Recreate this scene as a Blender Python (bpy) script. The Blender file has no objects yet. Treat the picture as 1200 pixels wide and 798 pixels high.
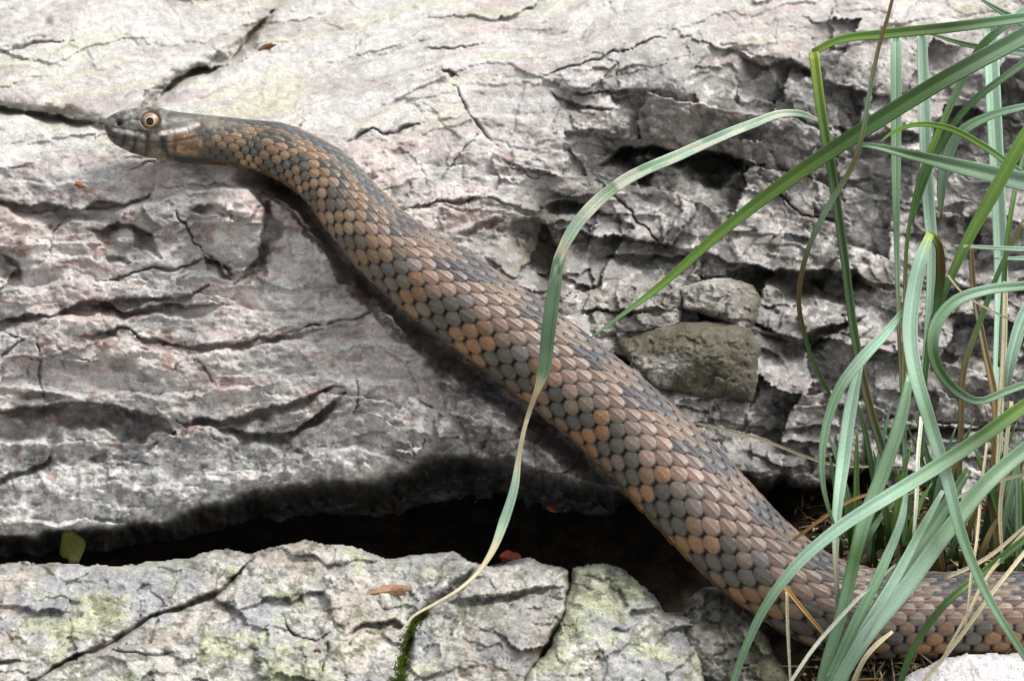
import bpy, math, random
import numpy as np
from mathutils import Vector

random.seed(7)
RNG = np.random.default_rng(11)
SC = bpy.context.scene

# ------------------------------------------------------------------ camera, sky, sun, exposure
PITCH = math.radians(25.0)          # the photographer looks down on the rocks
DIST = 0.970                        # metres from lens to the middle of the rock face
PX = 0.285e-3                       # metres on that plane per photograph pixel
ORG = np.array([0.0, 0.0, 0.16])    # middle of the rock face
AX_R = np.array([1.0, 0.0, 0.0])
AX_U = np.array([0.0, math.sin(PITCH), math.cos(PITCH)])
AX_N = np.array([0.0, -math.cos(PITCH), math.sin(PITCH)])

cam_data = bpy.data.cameras.new('camera')
cam_data.sensor_width = 36.0
cam_data.lens = 36.0 * DIST / (1200 * PX)
cam_data.clip_start = 0.01
cam_data.clip_end = 200.0
cam_data.dof.use_dof = True
cam_data.dof.focus_distance = DIST - 0.028
cam_data.dof.aperture_fstop = 28.0
cam = bpy.data.objects.new('camera', cam_data)
SC.collection.objects.link(cam)
cam.location = Vector(ORG + AX_N * DIST)
cam.rotation_euler = (math.radians(90) - PITCH, 0, 0)
SC.camera = cam

SUN_EL, SUN_AZ = math.radians(60), math.radians(75)   # high on the right, behind thin cloud
world = bpy.data.worlds.new('World')
SC.world = world
world.use_nodes = True
nt = world.node_tree
bg = nt.nodes['Background']
sky = nt.nodes.new('ShaderNodeTexSky')
sky.sky_type = 'NISHITA'
sky.sun_disc = False
sky.sun_elevation = SUN_EL
sky.sun_rotation = SUN_AZ
sky.air_density = 1.0
sky.dust_density = 3.0
hs = nt.nodes.new('ShaderNodeHueSaturation')
hs.inputs['Saturation'].default_value = 0.12
nt.links.new(sky.outputs[0], hs.inputs['Color'])
nt.links.new(hs.outputs[0], bg.inputs['Color'])
bg.inputs['Strength'].default_value = 0.15

sun_data = bpy.data.lights.new('sun', 'SUN')
sun_data.energy = 1.5
sun_data.angle = math.radians(22)
sun_data.color = (1.0, 0.96, 0.90)
sun = bpy.data.objects.new('sun', sun_data)
SC.collection.objects.link(sun)
sd_ = Vector((math.sin(SUN_AZ) * math.cos(SUN_EL), math.cos(SUN_AZ) * math.cos(SUN_EL), math.sin(SUN_EL)))
sun.rotation_euler = sd_.to_track_quat('Z', 'Y').to_euler()
sun.location = sd_ * 3

SC.view_settings.view_transform = 'Standard'
SC.view_settings.look = 'None'
SC.view_settings.exposure = 0.72
SC.view_settings.gamma = 1.0

# ------------------------------------------------------------------ helpers
def unproj(u, v, w):
    """photograph position (u, v) and height w (mm, out of the rock face) -> world metres"""
    k = (DIST - w * 1e-3) / DIST * PX
    s = (u - 600.0) * k
    t = (399.0 - v) * k
    return (ORG[None, :] + np.multiply.outer(s, AX_R) + np.multiply.outer(t, AX_U)
            + np.multiply.outer(w * 1e-3, AX_N))

def P(u, v, w):
    return unproj(np.array([float(u)]), np.array([float(v)]), np.array([float(w)]))[0]

def sstep(a, b, x):
    t = np.clip((x - a) / (b - a), 0, 1)
    return t * t * (3 - 2 * t)

_T = np.random.default_rng(5).random((64, 256, 256)).astype(np.float32)

def vn(x, y, seed=0):
    """value noise 0..1"""
    T = _T[seed % 64]
    xf = np.floor(x); yf = np.floor(y)
    xi = xf.astype(np.int64) & 255; yi = yf.astype(np.int64) & 255
    fx = (x - xf); fy = (y - yf)
    fx = fx * fx * fx * (fx * (fx * 6 - 15) + 10); fy = fy * fy * fy * (fy * (fy * 6 - 15) + 10)
    x1 = (xi + 1) & 255; y1 = (yi + 1) & 255
    a = T[xi, yi]; b = T[x1, yi]; c = T[xi, y1]; d = T[x1, y1]
    return a + (b - a) * fx + (c - a) * fy + (a - b - c + d) * fx * fy

def fbm(x, y, octv=4, seed=0, gain=0.5):
    r = 0; amp = 1.0; tot = 0; c, s = math.cos(0.6), math.sin(0.6)
    for o in range(octv):
        r = r + amp * (vn(x, y, seed + o) * 2 - 1); tot += amp; amp *= gain
        x, y = (c * x - s * y) * 2.03 + 17.3, (s * x + c * y) * 2.03 + 9.1
    return r / tot

def ridged(x, y, octv=4, seed=0, gain=0.5):
    r = 0; amp = 1.0; tot = 0; c, s = math.cos(0.5), math.sin(0.5)
    for o in range(octv):
        r = r + amp * (1 - np.abs(vn(x, y, seed + o) * 2 - 1) * 2); tot += amp; amp *= gain
        x, y = (c * x - s * y) * 2.1 + 7.7, (s * x + c * y) * 2.1 + 3.1
    return r / tot

def facets(x, y, seed=0):
    """fractured planes: returns (tilted plane value of nearest cell, distance to cell border, cell id noise)"""
    rg = np.random.default_rng(seed + 100)
    J = rg.random((5, 64, 64))
    xf = np.floor(x).astype(np.int64); yf = np.floor(y).astype(np.int64)
    best = np.full(x.shape, 1e9); sec = np.full(x.shape, 1e9); val = np.zeros(x.shape); idv = np.zeros(x.shape)
    for dx in (-1, 0, 1):
        for dy in (-1, 0, 1):
            ci = (xf + dx) & 63; cj = (yf + dy) & 63
            px = xf + dx + 0.1 + 0.8 * J[0][ci, cj]; py = yf + dy + 0.1 + 0.8 * J[1][ci, cj]
            ex = x - px; ey = y - py
            d = ex * ex + ey * ey
            closer = d < best
            sec = np.where(closer, best, np.minimum(sec, d))
            v_ = (J[2][ci, cj] - .5) * 2 * ex + (J[3][ci, cj] - .5) * 2 * ey + (J[4][ci, cj] - .5) * 0.9
            val = np.where(closer, v_, val); idv = np.where(closer, J[4][ci, cj], idv)
            best = np.where(closer, d, best)
    return val, np.sqrt(sec) - np.sqrt(best), idv

def dist_poly(u, v, pts, closed=False):
    """distance to a polyline, signed side (+ below/right of travel direction), position along 0..1"""
    best = np.full(u.shape, 1e18); side = np.zeros(u.shape); along = np.zeros(u.shape)
    n = len(pts)
    segs = [(pts[i], pts[(i + 1) % n]) for i in range(n if closed else n - 1)]
    for i, (a, b) in enumerate(segs):
        dx, dy = b[0] - a[0], b[1] - a[1]
        L2 = dx * dx + dy * dy + 1e-9
        t = np.clip(((u - a[0]) * dx + (v - a[1]) * dy) / L2, 0, 1)
        ex = u - (a[0] + t * dx); ey = v - (a[1] + t * dy)
        d = ex * ex + ey * ey
        m = d < best
        best = np.where(m, d, best)
        side = np.where(m, dx * ey - dy * ex, side)
        along = np.where(m, (i + t) / len(segs), along)
    return np.sqrt(best), np.sign(side), along

def sd_polygon(u, v, pts):
    """signed distance, positive inside"""
    d, _, _ = dist_poly(u, v, pts, closed=True)
    ins = np.zeros(u.shape, bool)
    n = len(pts)
    for i in range(n):
        x0, y0 = pts[i]; x1, y1 = pts[(i + 1) % n]
        c = ((y0 > v) != (y1 > v)) & (u < (x1 - x0) * (v - y0) / ((y1 - y0) if y1 != y0 else 1e-9) + x0)
        ins ^= c
    return np.where(ins, d, -d)

def tps(ctrl, lam=0.05):
    C = np.array(ctrl, float)
    X = C[:, :2] / 100.0; z = C[:, 2]
    n = len(X)
    def phi(r2): return 0.5 * r2 * np.log(r2 + 1e-12)
    K = phi(((X[:, None] - X[None]) ** 2).sum(-1)) + lam * np.eye(n)
    A = np.zeros((n + 3, n + 3)); A[:n, :n] = K; A[:n, n] = 1; A[:n, n + 1:] = X; A[n, :n] = 1; A[n + 1:, :n] = X.T
    sol = np.linalg.solve(A, np.concatenate([z, np.zeros(3)]))
    def f(u, v):
        x = u / 100.0; y = v / 100.0
        r = sol[n] + sol[n + 1] * x + sol[n + 2] * y
        for i in range(n):
            r = r + sol[i] * phi((x - X[i, 0]) ** 2 + (y - X[i, 1]) ** 2)
        return r
    return f

def mesh_np(name, verts, faces, mat, col=None, parent=None, smooth=True, extra=None):
    """verts (n,3), faces list of (m,k) integer arrays"""
    me = bpy.data.meshes.new(name)
    verts = np.asarray(verts, np.float32)
    me.vertices.add(len(verts)); me.vertices.foreach_set('co', verts.ravel())
    idx = np.concatenate([f.ravel() for f in faces]).astype(np.int32)
    tot = np.concatenate([np.full(len(f), f.shape[1], np.int32) for f in faces])
    start = np.concatenate([[0], np.cumsum(tot)[:-1]]).astype(np.int32)
    me.loops.add(len(idx)); me.loops.foreach_set('vertex_index', idx)
    me.polygons.add(len(tot)); me.polygons.foreach_set('loop_start', start); me.polygons.foreach_set('loop_total', tot)
    me.polygons.foreach_set('use_smooth', np.full(len(tot), smooth))
    me.update(calc_edges=True); me.validate()
    if col is not None:
        ca = me.color_attributes.new('col', 'FLOAT_COLOR', 'POINT')
        c4 = np.ones((len(verts), 4), np.float32); c4[:, :3] = np.clip(col[:, :3], 0.002, 1)
        ca.data.foreach_set('color', c4.ravel())
    if mat: me.materials.append(mat)
    ob = bpy.data.objects.new(name, me)
    SC.collection.objects.link(ob)
    if parent is not None: ob.parent = parent
    return ob

def tag(o, label=None, cat=None, group=None, kind=None):
    if label: o['label'] = label
    if cat: o['category'] = cat
    if group: o['group'] = group
    if kind: o['kind'] = kind
    return o

def empty(name, loc=(0, 0, 0)):
    o = bpy.data.objects.new(name, None)
    o.empty_display_size = 0.01
    SC.collection.objects.link(o)
    o.location = loc
    return o

def lin(r, g, b):
    """photograph-like sRGB bytes -> linear"""
    f = lambda c: (c / 255 / 12.92) if c / 255 <= 0.04045 else ((c / 255 + 0.055) / 1.055) ** 2.4
    return np.array([f(r), f(g), f(b)])

def mixc(a, b, t):
    return a + (b - a) * np.asarray(t)[..., None]

# ------------------------------------------------------------------ materials
def new_mat(name):
    m = bpy.data.materials.new(name); m.use_nodes = True
    return m, m.node_tree.nodes, m.node_tree.links, m.node_tree.nodes['Principled BSDF']

def rock_material(name, speck=0.35, bump=0.5, rough=0.88):
    m, N, L, b = new_mat(name)
    at = N.new('ShaderNodeAttribute'); at.attribute_name = 'col'
    tc = N.new('ShaderNodeTexCoord')
    n1 = N.new('ShaderNodeTexNoise'); n1.inputs['Scale'].default_value = 1150; n1.inputs['Detail'].default_value = 5; n1.inputs['Roughness'].default_value = 0.7
    n2 = N.new('ShaderNodeTexNoise'); n2.inputs['Scale'].default_value = 260; n2.inputs['Detail'].default_value = 6; n2.inputs['Roughness'].default_value = 0.65
    for n in (n1, n2): L.new(tc.outputs['Object'], n.inputs['Vector'])
    r1 = N.new('ShaderNodeMapRange'); r1.inputs[1].default_value = 0.3; r1.inputs[2].default_value = 0.7
    r1.inputs[3].default_value = 1 - speck; r1.inputs[4].default_value = 1 + speck
    L.new(n1.outputs['Fac'], r1.inputs[0])
    r2 = N.new('ShaderNodeMapRange'); r2.inputs[1].default_value = 0.3; r2.inputs[2].default_value = 0.7
    r2.inputs[3].default_value = 1 - speck * 0.8; r2.inputs[4].default_value = 1 + speck * 0.8
    L.new(n2.outputs['Fac'], r2.inputs[0])
    mu = N.new('ShaderNodeMath'); mu.operation = 'MULTIPLY'
    L.new(r1.outputs[0], mu.inputs[0]); L.new(r2.outputs[0], mu.inputs[1])
    vm = N.new('ShaderNodeVectorMath'); vm.operation = 'SCALE'
    L.new(at.outputs['Color'], vm.inputs[0]); L.new(mu.outputs[0], vm.inputs['Scale'])
    L.new(vm.outputs[0], b.inputs['Base Color'])
    ad = N.new('ShaderNodeMath'); ad.operation = 'ADD'
    L.new(n1.outputs['Fac'], ad.inputs[0]); L.new(n2.outputs['Fac'], ad.inputs[1])
    bp = N.new('ShaderNodeBump'); bp.inputs['Strength'].default_value = bump; bp.inputs['Distance'].default_value = 0.0012
    L.new(ad.outputs[0], bp.inputs['Height']); L.new(bp.outputs[0], b.inputs['Normal'])
    b.inputs['Roughness'].default_value = rough
    b.inputs['Specular IOR Level'].default_value = 0.3
    return m

def attr_material(name, rough=0.5, spec=0.5, transl=0.0, fine=0.0, coat=0.0):
    m, N, L, b = new_mat(name)
    at = N.new('ShaderNodeAttribute'); at.attribute_name = 'col'
    src = at.outputs['Color']
    if fine:
        tc = N.new('ShaderNodeTexCoord')
        n1 = N.new('ShaderNodeTexNoise'); n1.inputs['Scale'].default_value = 1500; n1.inputs['Detail'].default_value = 3
        L.new(tc.outputs['Object'], n1.inputs['Vector'])
        r1 = N.new('ShaderNodeMapRange'); r1.inputs[1].default_value = 0.3; r1.inputs[2].default_value = 0.7
        r1.inputs[3].default_value = 1 - fine; r1.inputs[4].default_value = 1 + fine
        L.new(n1.outputs['Fac'], r1.inputs[0])
        vm = N.new('ShaderNodeVectorMath'); vm.operation = 'SCALE'
        L.new(src, vm.inputs[0]); L.new(r1.outputs[0], vm.inputs['Scale'])
        src = vm.outputs[0]
    L.new(src, b.inputs['Base Color'])
    b.inputs['Roughness'].default_value = rough
    b.inputs['Specular IOR Level'].default_value = spec
    if coat:
        b.inputs['Coat Weight'].default_value = coat; b.inputs['Coat Roughness'].default_value = 0.25
    if transl:
        tr = N.new('ShaderNodeBsdfTranslucent'); mx = N.new('ShaderNodeMixShader'); mx.inputs[0].default_value = transl
        L.new(src, tr.inputs['Color'])
        L.new(b.outputs[0], mx.inputs[1]); L.new(tr.outputs[0], mx.inputs[2])
        L.new(mx.outputs[0], N['Material Output'].inputs['Surface'])
    return m

M_ROCK = rock_material('boulder_stone', 0.28, 0.5)
M_SLAB = rock_material('lichen_stone', 0.36, 0.6)
M_SOIL = rock_material('dark_soil', 0.5, 0.8)
M_SNAKE = attr_material('snake_skin', 0.40, 0.45, 0.0, 0.18)
M_GRASS = attr_material('grass_leaf', 0.42, 0.5, 0.28, 0.10)
M_STRAW = attr_material('dry_straw', 0.7, 0.3, 0.12, 0.18)
M_LITTER = attr_material('dead_leaf', 0.7, 0.3, 0.15, 0.25)

# ------------------------------------------------------------------ relief rocks
def axis(lo, hi, step, flo, fhi, grow=1.12):
    """fine between flo..fhi, coarser outwards to lo..hi"""
    a = list(np.arange(flo, fhi + 1e-6, step))
    s = step; x = a[-1]
    while x < hi: s *= grow; x += s; a.append(min(x, hi))
    s = step; x = a[0]; pre = []
    while x > lo: s *= grow; x -= s; pre.append(max(x, lo))
    return np.array(pre[::-1] + a)

def relief(name, us, vs, wfun, colfun, mat, keep=None, back=70.0):
    """closed stone: carved front surface, sides and back"""
    V, U = np.meshgrid(vs, us, indexing='ij')
    nv, nu = U.shape
    u = U.ravel(); v = V.ravel()
    w, aux = wfun(u, v)
    col = colfun(u, v, w, aux)
    pos = unproj(u, v, w)
    i = np.arange(nv * nu).reshape(nv, nu)
    q = np.stack([i[:-1, :-1].ravel(), i[1:, :-1].ravel(), i[1:, 1:].ravel(), i[:-1, 1:].ravel()], 1)
    if keep is not None:
        k = keep(u, v, aux)
        q = q[k[q].all(1)]
        used = np.unique(q); rem = np.full(nv * nu, -1); rem[used] = np.arange(len(used))
        q = rem[q]; pos = pos[used]; col = col[used]; w = w[used]
    # boundary edges
    e = np.concatenate([q[:, [0, 1]], q[:, [1, 2]], q[:, [2, 3]], q[:, [3, 0]]])
    key = np.sort(e, 1); kk = key[:, 0].astype(np.int64) * len(pos) + key[:, 1]
    _, inv, cnt = np.unique(kk, return_inverse=True, return_counts=True)
    be = e[cnt[inv] == 1]
    bv = np.unique(be); bm = np.full(len(pos), -1); bm[bv] = np.arange(len(bv)) + len(pos)
    cen = pos[bv].mean(0)
    wb = min(w.min() - 5, w.mean() - back)
    bp = pos[bv] + AX_N[None] * (wb - w[bv])[:, None] * 1e-3
    bp = bp + (bp.mean(0) - bp) * 0.12
    n = len(pos)
    side = np.stack([be[:, 1], be[:, 0], bm[be[:, 0]], bm[be[:, 1]]], 1)
    ci = n + len(bv)
    cap = np.stack([bm[be[:, 1]], bm[be[:, 0]], np.full(len(be), ci)], 1)
    allv = np.concatenate([pos, bp, bp.mean(0)[None]])
    allc = np.concatenate([col, col[bv], col[bv[:1]]])
    return mesh_np(name, allv, [q, side, cap], mat, allc)

def crack(u, v, pts, width, depth, seed=0, wob=5.0):
    uu = u + wob * fbm(u / 16, v / 16, 3, seed + 3); vv = v + wob * fbm(u / 16 + 9, v / 16, 3, seed + 7)
    d, s, a = dist_poly(uu, vv, pts)
    ends = np.clip(np.minimum(a, 1 - a) * 6, 0, 1)
    wd = width * (0.25 + 1.0 * vn(u / 19, v / 19, seed + 11)) * (0.25 + 0.75 * ends)
    step_ = depth * 0.30 * (vn(u / 60, v / 60, seed + 13) - 0.35) * np.sign(s) * np.exp(-d / 14) * ends
    return -depth * np.exp(-(d / (wd + 0.01)) ** 2) * (0.3 + 0.7 * ends) + step_

def under(u, v, pts, depth, h, seed=0, wob=8.0, lip=1.2):
    """a small overhanging ledge: rock falls back just below the line and comes out again further down"""
    uu = u + wob * fbm(u / 34, v / 34, 4, seed + 1, 0.6); vv = v + wob * fbm(u / 30 + 5, v / 30, 5, seed + 5, 0.62)
    d, s, a = dist_poly(uu, vv, pts)
    ends = sstep(0, 0.22, a) * sstep(0, 0.22, 1 - a)
    hh = h * (0.10 + 1.35 * vn(u / 30, v / 30, seed + 2) * (0.75 + 0.5 * vn(u / 12, v / 12, seed + 4))) * (0.15 + 0.85 * ends) + 0.6
    below = np.where(s > 0, 1.0, 0.0)
    drop = -1.5 * depth * below * sstep(0, 2.2, d) * np.clip(1 - (d / hh) ** 1.7, 0, 1)
    bulge = lip * (1 - below) * np.exp(-(d / (h * 0.6)) ** 2)
    return drop * (0.35 + 0.65 * ends) + bulge * ends

def lump(u, v, cu, cv, ru, rv, amp, rot=0.0, p=1.0):
    c, s = math.cos(rot), math.sin(rot)
    x = ((u - cu) * c + (v - cv) * s) / ru; y = (-(u - cu) * s + (v - cv) * c) / rv
    return amp * np.exp(-(x * x + y * y) ** p)

def near(fn, u, v, pts, margin, *args):
    """evaluate a carved feature only in the neighbourhood of its line"""
    q = np.array(pts); r = np.zeros(u.shape)
    m = (u > q[:, 0].min() - margin) & (u < q[:, 0].max() + margin) & (v > q[:, 1].min() - margin) & (v < q[:, 1].max() + margin)
    if m.any(): r[m] = fn(u[m], v[m], pts, *args)
    return r

# ---- snake centreline: photograph position, half thickness (px), height over the rock face (mm)
BODY = [
    (300, 172, 30.0, -7.5), (326, 177, 32, -6), (350, 188, 33.5, -5), (373, 202, 35, -3), (415, 248, 39.5, 3), (447, 283, 42.5, 8), (505, 328, 49, 13),
    (558, 365, 51.5, 16), (613, 404, 53, 19), (683, 458, 54, 23), (736, 503, 55, 28), (793, 560, 57.5, 36),
    (845, 615, 57, 44), (878, 648, 55.5, 48), (915, 677, 54, 52), (953, 701, 53.5, 54), (1000, 716, 52.5, 53), (1050, 722, 51, 50),
    (1110, 722, 50.5, 47), (1200, 720, 49, 44), (1300, 714, 47, 40), (1420, 700, 43, 34), (1540, 670, 37, 26)]

CTRL = [
    # top surface, receding
    (-100, -60, -150), (150, -60, -150), (400, -60, -150), (650, -60, -145), (900, -60, -140), (1150, -60, -150), (1320, -60, -150),
    (-100, 20, -105), (150, 20, -105), (400, 20, -106), (600, 15, -104), (780, 20, -90), (900, 20, -92), (1020, 20, -112), (1150, 20, -120), (1320, 20, -120),
    (-100, 110, -56), (60, 110, -56), (200, 110, -56), (350, 110, -55), (500, 100, -58), (620, 90, -60), (720, 80, -58), (800, 90, -56), (880, 100, -76), (1000, 110, -92), (1150, 120, -98), (1320, 120, -100),
    (-100, 190, -20), (60, 185, -20), (180, 188, -17), (270, 190, -15), (520, 190, -28), (620, 180, -34), (690, 180, -38), (760, 160, -52), (850, 200, -70), (980, 200, -80), (1150, 220, -84), (1320, 220, -88),
    # front face
    (-100, 230, -10), (60, 235, -10), (180, 240, -8), (280, 245, -9), (560, 250, -14), (650, 260, -28), (760, 260, -52), (880, 300, -58), (1000, 300, -66), (1150, 320, -72), (1320, 320, -76),
    (-100, 330, 0), (100, 330, 0), (250, 330, 0), (350, 320, -2), (640, 320, -18), (720, 330, -34), (820, 360, -38), (920, 380, -44), (1050, 400, -56), (1200, 420, -60), (1320, 420, -62),
    (-100, 420, 8), (100, 420, 8), (250, 420, 8), (400, 400, 8), (480, 420, 9), (820, 440, -18), (900, 450, -24), (1020, 480, -40), (1200, 520, -46), (1320, 540, -46),
    (-100, 500, 14), (100, 500, 14), (250, 500, 16), (400, 490, 18), (540, 480, 17), (620, 520, 18), (860, 520, 0), (940, 545, -10), (1030, 550, -26), (1150, 600, -34),
    (-100, 590, 20), (100, 590, 20), (250, 570, 22), (400, 545, 24), (560, 525, 24), (670, 555, 22), (900, 600, -8), (1100, 660, -25), (1320, 660, -25),
    (-100, 700, 24), (200, 700, 26), (450, 680, 28), (700, 680, 22), (900, 720, 0), (1150, 740, -20),
]
for (cu, cv, r, w) in BODY[1:13]:
    if cu < 760:
        CTRL.append((cu, cv, w - r * 0.285 * 0.86))
_macro = tps(CTRL, 0.02)

LIP = [(-400, 628), (0, 624), (45, 621), (126, 619), (188, 606), (242, 588), (287, 571), (332, 566), (372, 559), (417, 561), (476, 550), (506, 537),
       (564, 529), (594, 533), (625, 546), (671, 560), (720, 575), (800, 572), (875, 558), (955, 566), (986, 558), (1025, 551), (1050, 590), (1090, 640), (1200, 655), (1700, 660)]

LEDGES = [
        ([(-60, 226), (0, 232), (40, 238), (80, 243), (130, 238), (170, 230)], 9.0, 30, 1),
        ([(105, 266), (130, 262), (155, 262), (178, 272), (188, 296)], 7.0, 36, 2),
        ([(-60, 300), (0, 298), (22, 308), (30, 330)], 5.0, 22, 12),
        ([(120, 305), (140, 300), (160, 306)], 3.0, 14, 14),
        ([(-60, 378), (0, 373), (40, 368), (80, 362), (110, 348), (150, 350), (185, 350), (215, 345), (240, 335)], 8.5, 24, 3),
        ([(100, 356), (150, 362), (200, 352), (262, 358)], 7.5, 26, 13),
        ([(60, 390), (105, 393), (115, 385), (140, 383), (165, 395), (200, 400), (250, 402), (270, 403), (310, 395), (360, 388), (400, 376)], 5.0, 11, 4),
        ([(-60, 482), (0, 480), (40, 474), (70, 469), (100, 469), (150, 476), (185, 483), (206, 502)], 15.0, 50, 5),
        ([(22, 466), (40, 458), (60, 457), (78, 464)], 4.0, 10, 6),
        ([(208, 492), (240, 492), (262, 490), (300, 478), (350, 468), (402, 452)], 9.0, 22, 7),
        ([(262, 500), (300, 503), (335, 506), (352, 498), (380, 478), (400, 462)], 11.0, 30, 8),
        ([(-40, 556), (0, 560), (20, 552), (52, 540), (60, 528)], 5.0, 12, 9),
        ([(225, 240), (250, 238), (268, 252)], 4.0, 14, 15),
        ([(276, 330), (296, 304), (309, 266), (308, 240), (292, 226)], 9.0, 20, 34), ([(236, 300), (255, 306), (276, 330)], 7.0, 18, 35),
        # right crags
        ([(706, 190), (730, 172), (770, 168), (810, 180), (850, 178), (890, 190)], 28.0, 52, 21),
        ([(636, 238), (660, 232), (690, 236), (715, 250)], 12.0, 26, 22),
        ([(590, 268), (615, 252), (645, 262), (655, 300), (650, 340)], 8.0, 40, 23),
        ([(850, 318), (880, 312), (930, 320), (1000, 316), (1020, 330)], 20.0, 46, 24),
        ([(880, 392), (930, 398), (980, 380), (1010, 372)], 9.0, 20, 25),
        ([(1030, 502), (1060, 506), (1110, 500), (1150, 498), (1200, 505)], 9.0, 16, 26),
        ([(860, 60), (900, 75), (930, 70), (960, 95)], 9.0, 26, 27),
        ([(980, 150), (1010, 158), (1050, 150), (1090, 165)], 9.0, 24, 28),
        ([(1060, 330), (1110, 338), (1170, 330), (1230, 340)], 10.0, 28, 29),
        ([(700, 300), (740, 296), (790, 305), (830, 295)], 8.0, 20, 30),
        # top
        ([(-60, 122), (0, 126), (40, 130), (75, 135), (128, 146)], 9.0, 22, 16),
        ([(178, 118), (200, 96), (230, 80), (262, 78)], 9.0, 16, 17),
        ([(262, 78), (285, 52), (300, 30), (330, 10)], 6.0, 14, 18),
        ([(470, 247), (520, 235), (560, 233), (625, 242)], 4.5, 9, 19),
        ([(532, 278), (560, 262), (592, 250)], 3.5, 6, 20),
        ([(492, 58), (530, 54), (575, 50)], 4.5, 6, 31),
        ([(515, 82), (526, 80), (536, 88)], 5.0, 12, 32),
        ([(645, 108), (660, 118), (690, 122), (730, 128)], 4.0, 9, 33),
]
CRACKS = [
        ([(205, 244), (225, 275), (243, 299)], 1.3, 5, 1), ([(108, 329), (150, 325), (180, 315), (205, 318), (225, 308), (245, 301)], 1.8, 6, 2),
        ([(243, 299), (262, 312), (276, 326)], 2.2, 6, 3), ([(45, 395), (47, 430), (48, 465)], 1.3, 4, 4), ([(-10, 432), (14, 406), (26, 399), (-10, 386)], 1.5, 4, 5),
        ([(228, 418), (242, 432), (252, 452)], 1.3, 3, 6), ([(405, 168), (424, 157), (436, 150), (452, 157), (472, 152), (496, 143)], 2.0, 7, 7),
        ([(530, 92), (545, 125), (560, 150), (582, 172)], 1.2, 3.5, 8), ([(564, 152), (540, 180), (514, 214)], 1.0, 3, 9),
        ([(636, 88), (680, 76), (740, 56), (782, 44)], 1.8, 6, 10), ([(590, 190), (620, 205), (640, 212)], 1.6, 3, 11),
        ([(60, 300), (66, 272), (72, 262)], 1.3, 3, 12), ([(330, 392), (352, 384), (402, 376), (470, 360)], 1.5, 4, 13),
        ([(415, 440), (420, 470), (410, 490)], 1.2, 3, 14), ([(0, 60), (40, 52), (90, 50)], 1.6, 4, 15), ([(150, 200), (170, 188), (215, 182), (240, 176)], 1.6, 3.5, 16),
        ([(190, 222), (240, 217), (285, 218)], 1.6, 3.0, 17), ([(700, 210), (740, 250), (790, 300)], 1.8, 6, 18), ([(900, 210), (940, 250), (1000, 262)], 2, 6, 19),
]

def layers(x, b, T, seed):
    """bedding: every layer stands out or back by its own amount, changing along its length"""
    k = np.floor(b / T); f = b / T - k
    p0 = vn(k * 7.31 + 0.5, x + k * 3.7, seed); pm = vn((k - 1) * 7.31 + 0.5, x + (k - 1) * 3.7, seed)
    e = sstep(0.0, 0.10, f)
    return pm + (p0 - pm) * e - 0.25 * (f - 0.5) * e

def blocks(x, y, seed):
    """broken blocks in courses, each with its own height and tilt"""
    r = np.floor(y); off = _T[seed % 64][(r.astype(np.int64) * 5) & 255, 7]
    xx = x + off * 3; c = np.floor(xx)
    fx = xx - c; fy = y - r
    ci = c.astype(np.int64) & 255; ri = r.astype(np.int64) & 255
    T1 = _T[(seed + 1) % 64]; T2 = _T[(seed + 2) % 64]; T3 = _T[(seed + 3) % 64]
    return (T1[ci, ri] - .5) + (T2[ci, ri] - .5) * 1.2 * (fx - .5) + (T3[ci, ri] - .5) * 1.2 * (fy - .5), T1[ci, ri]

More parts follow.
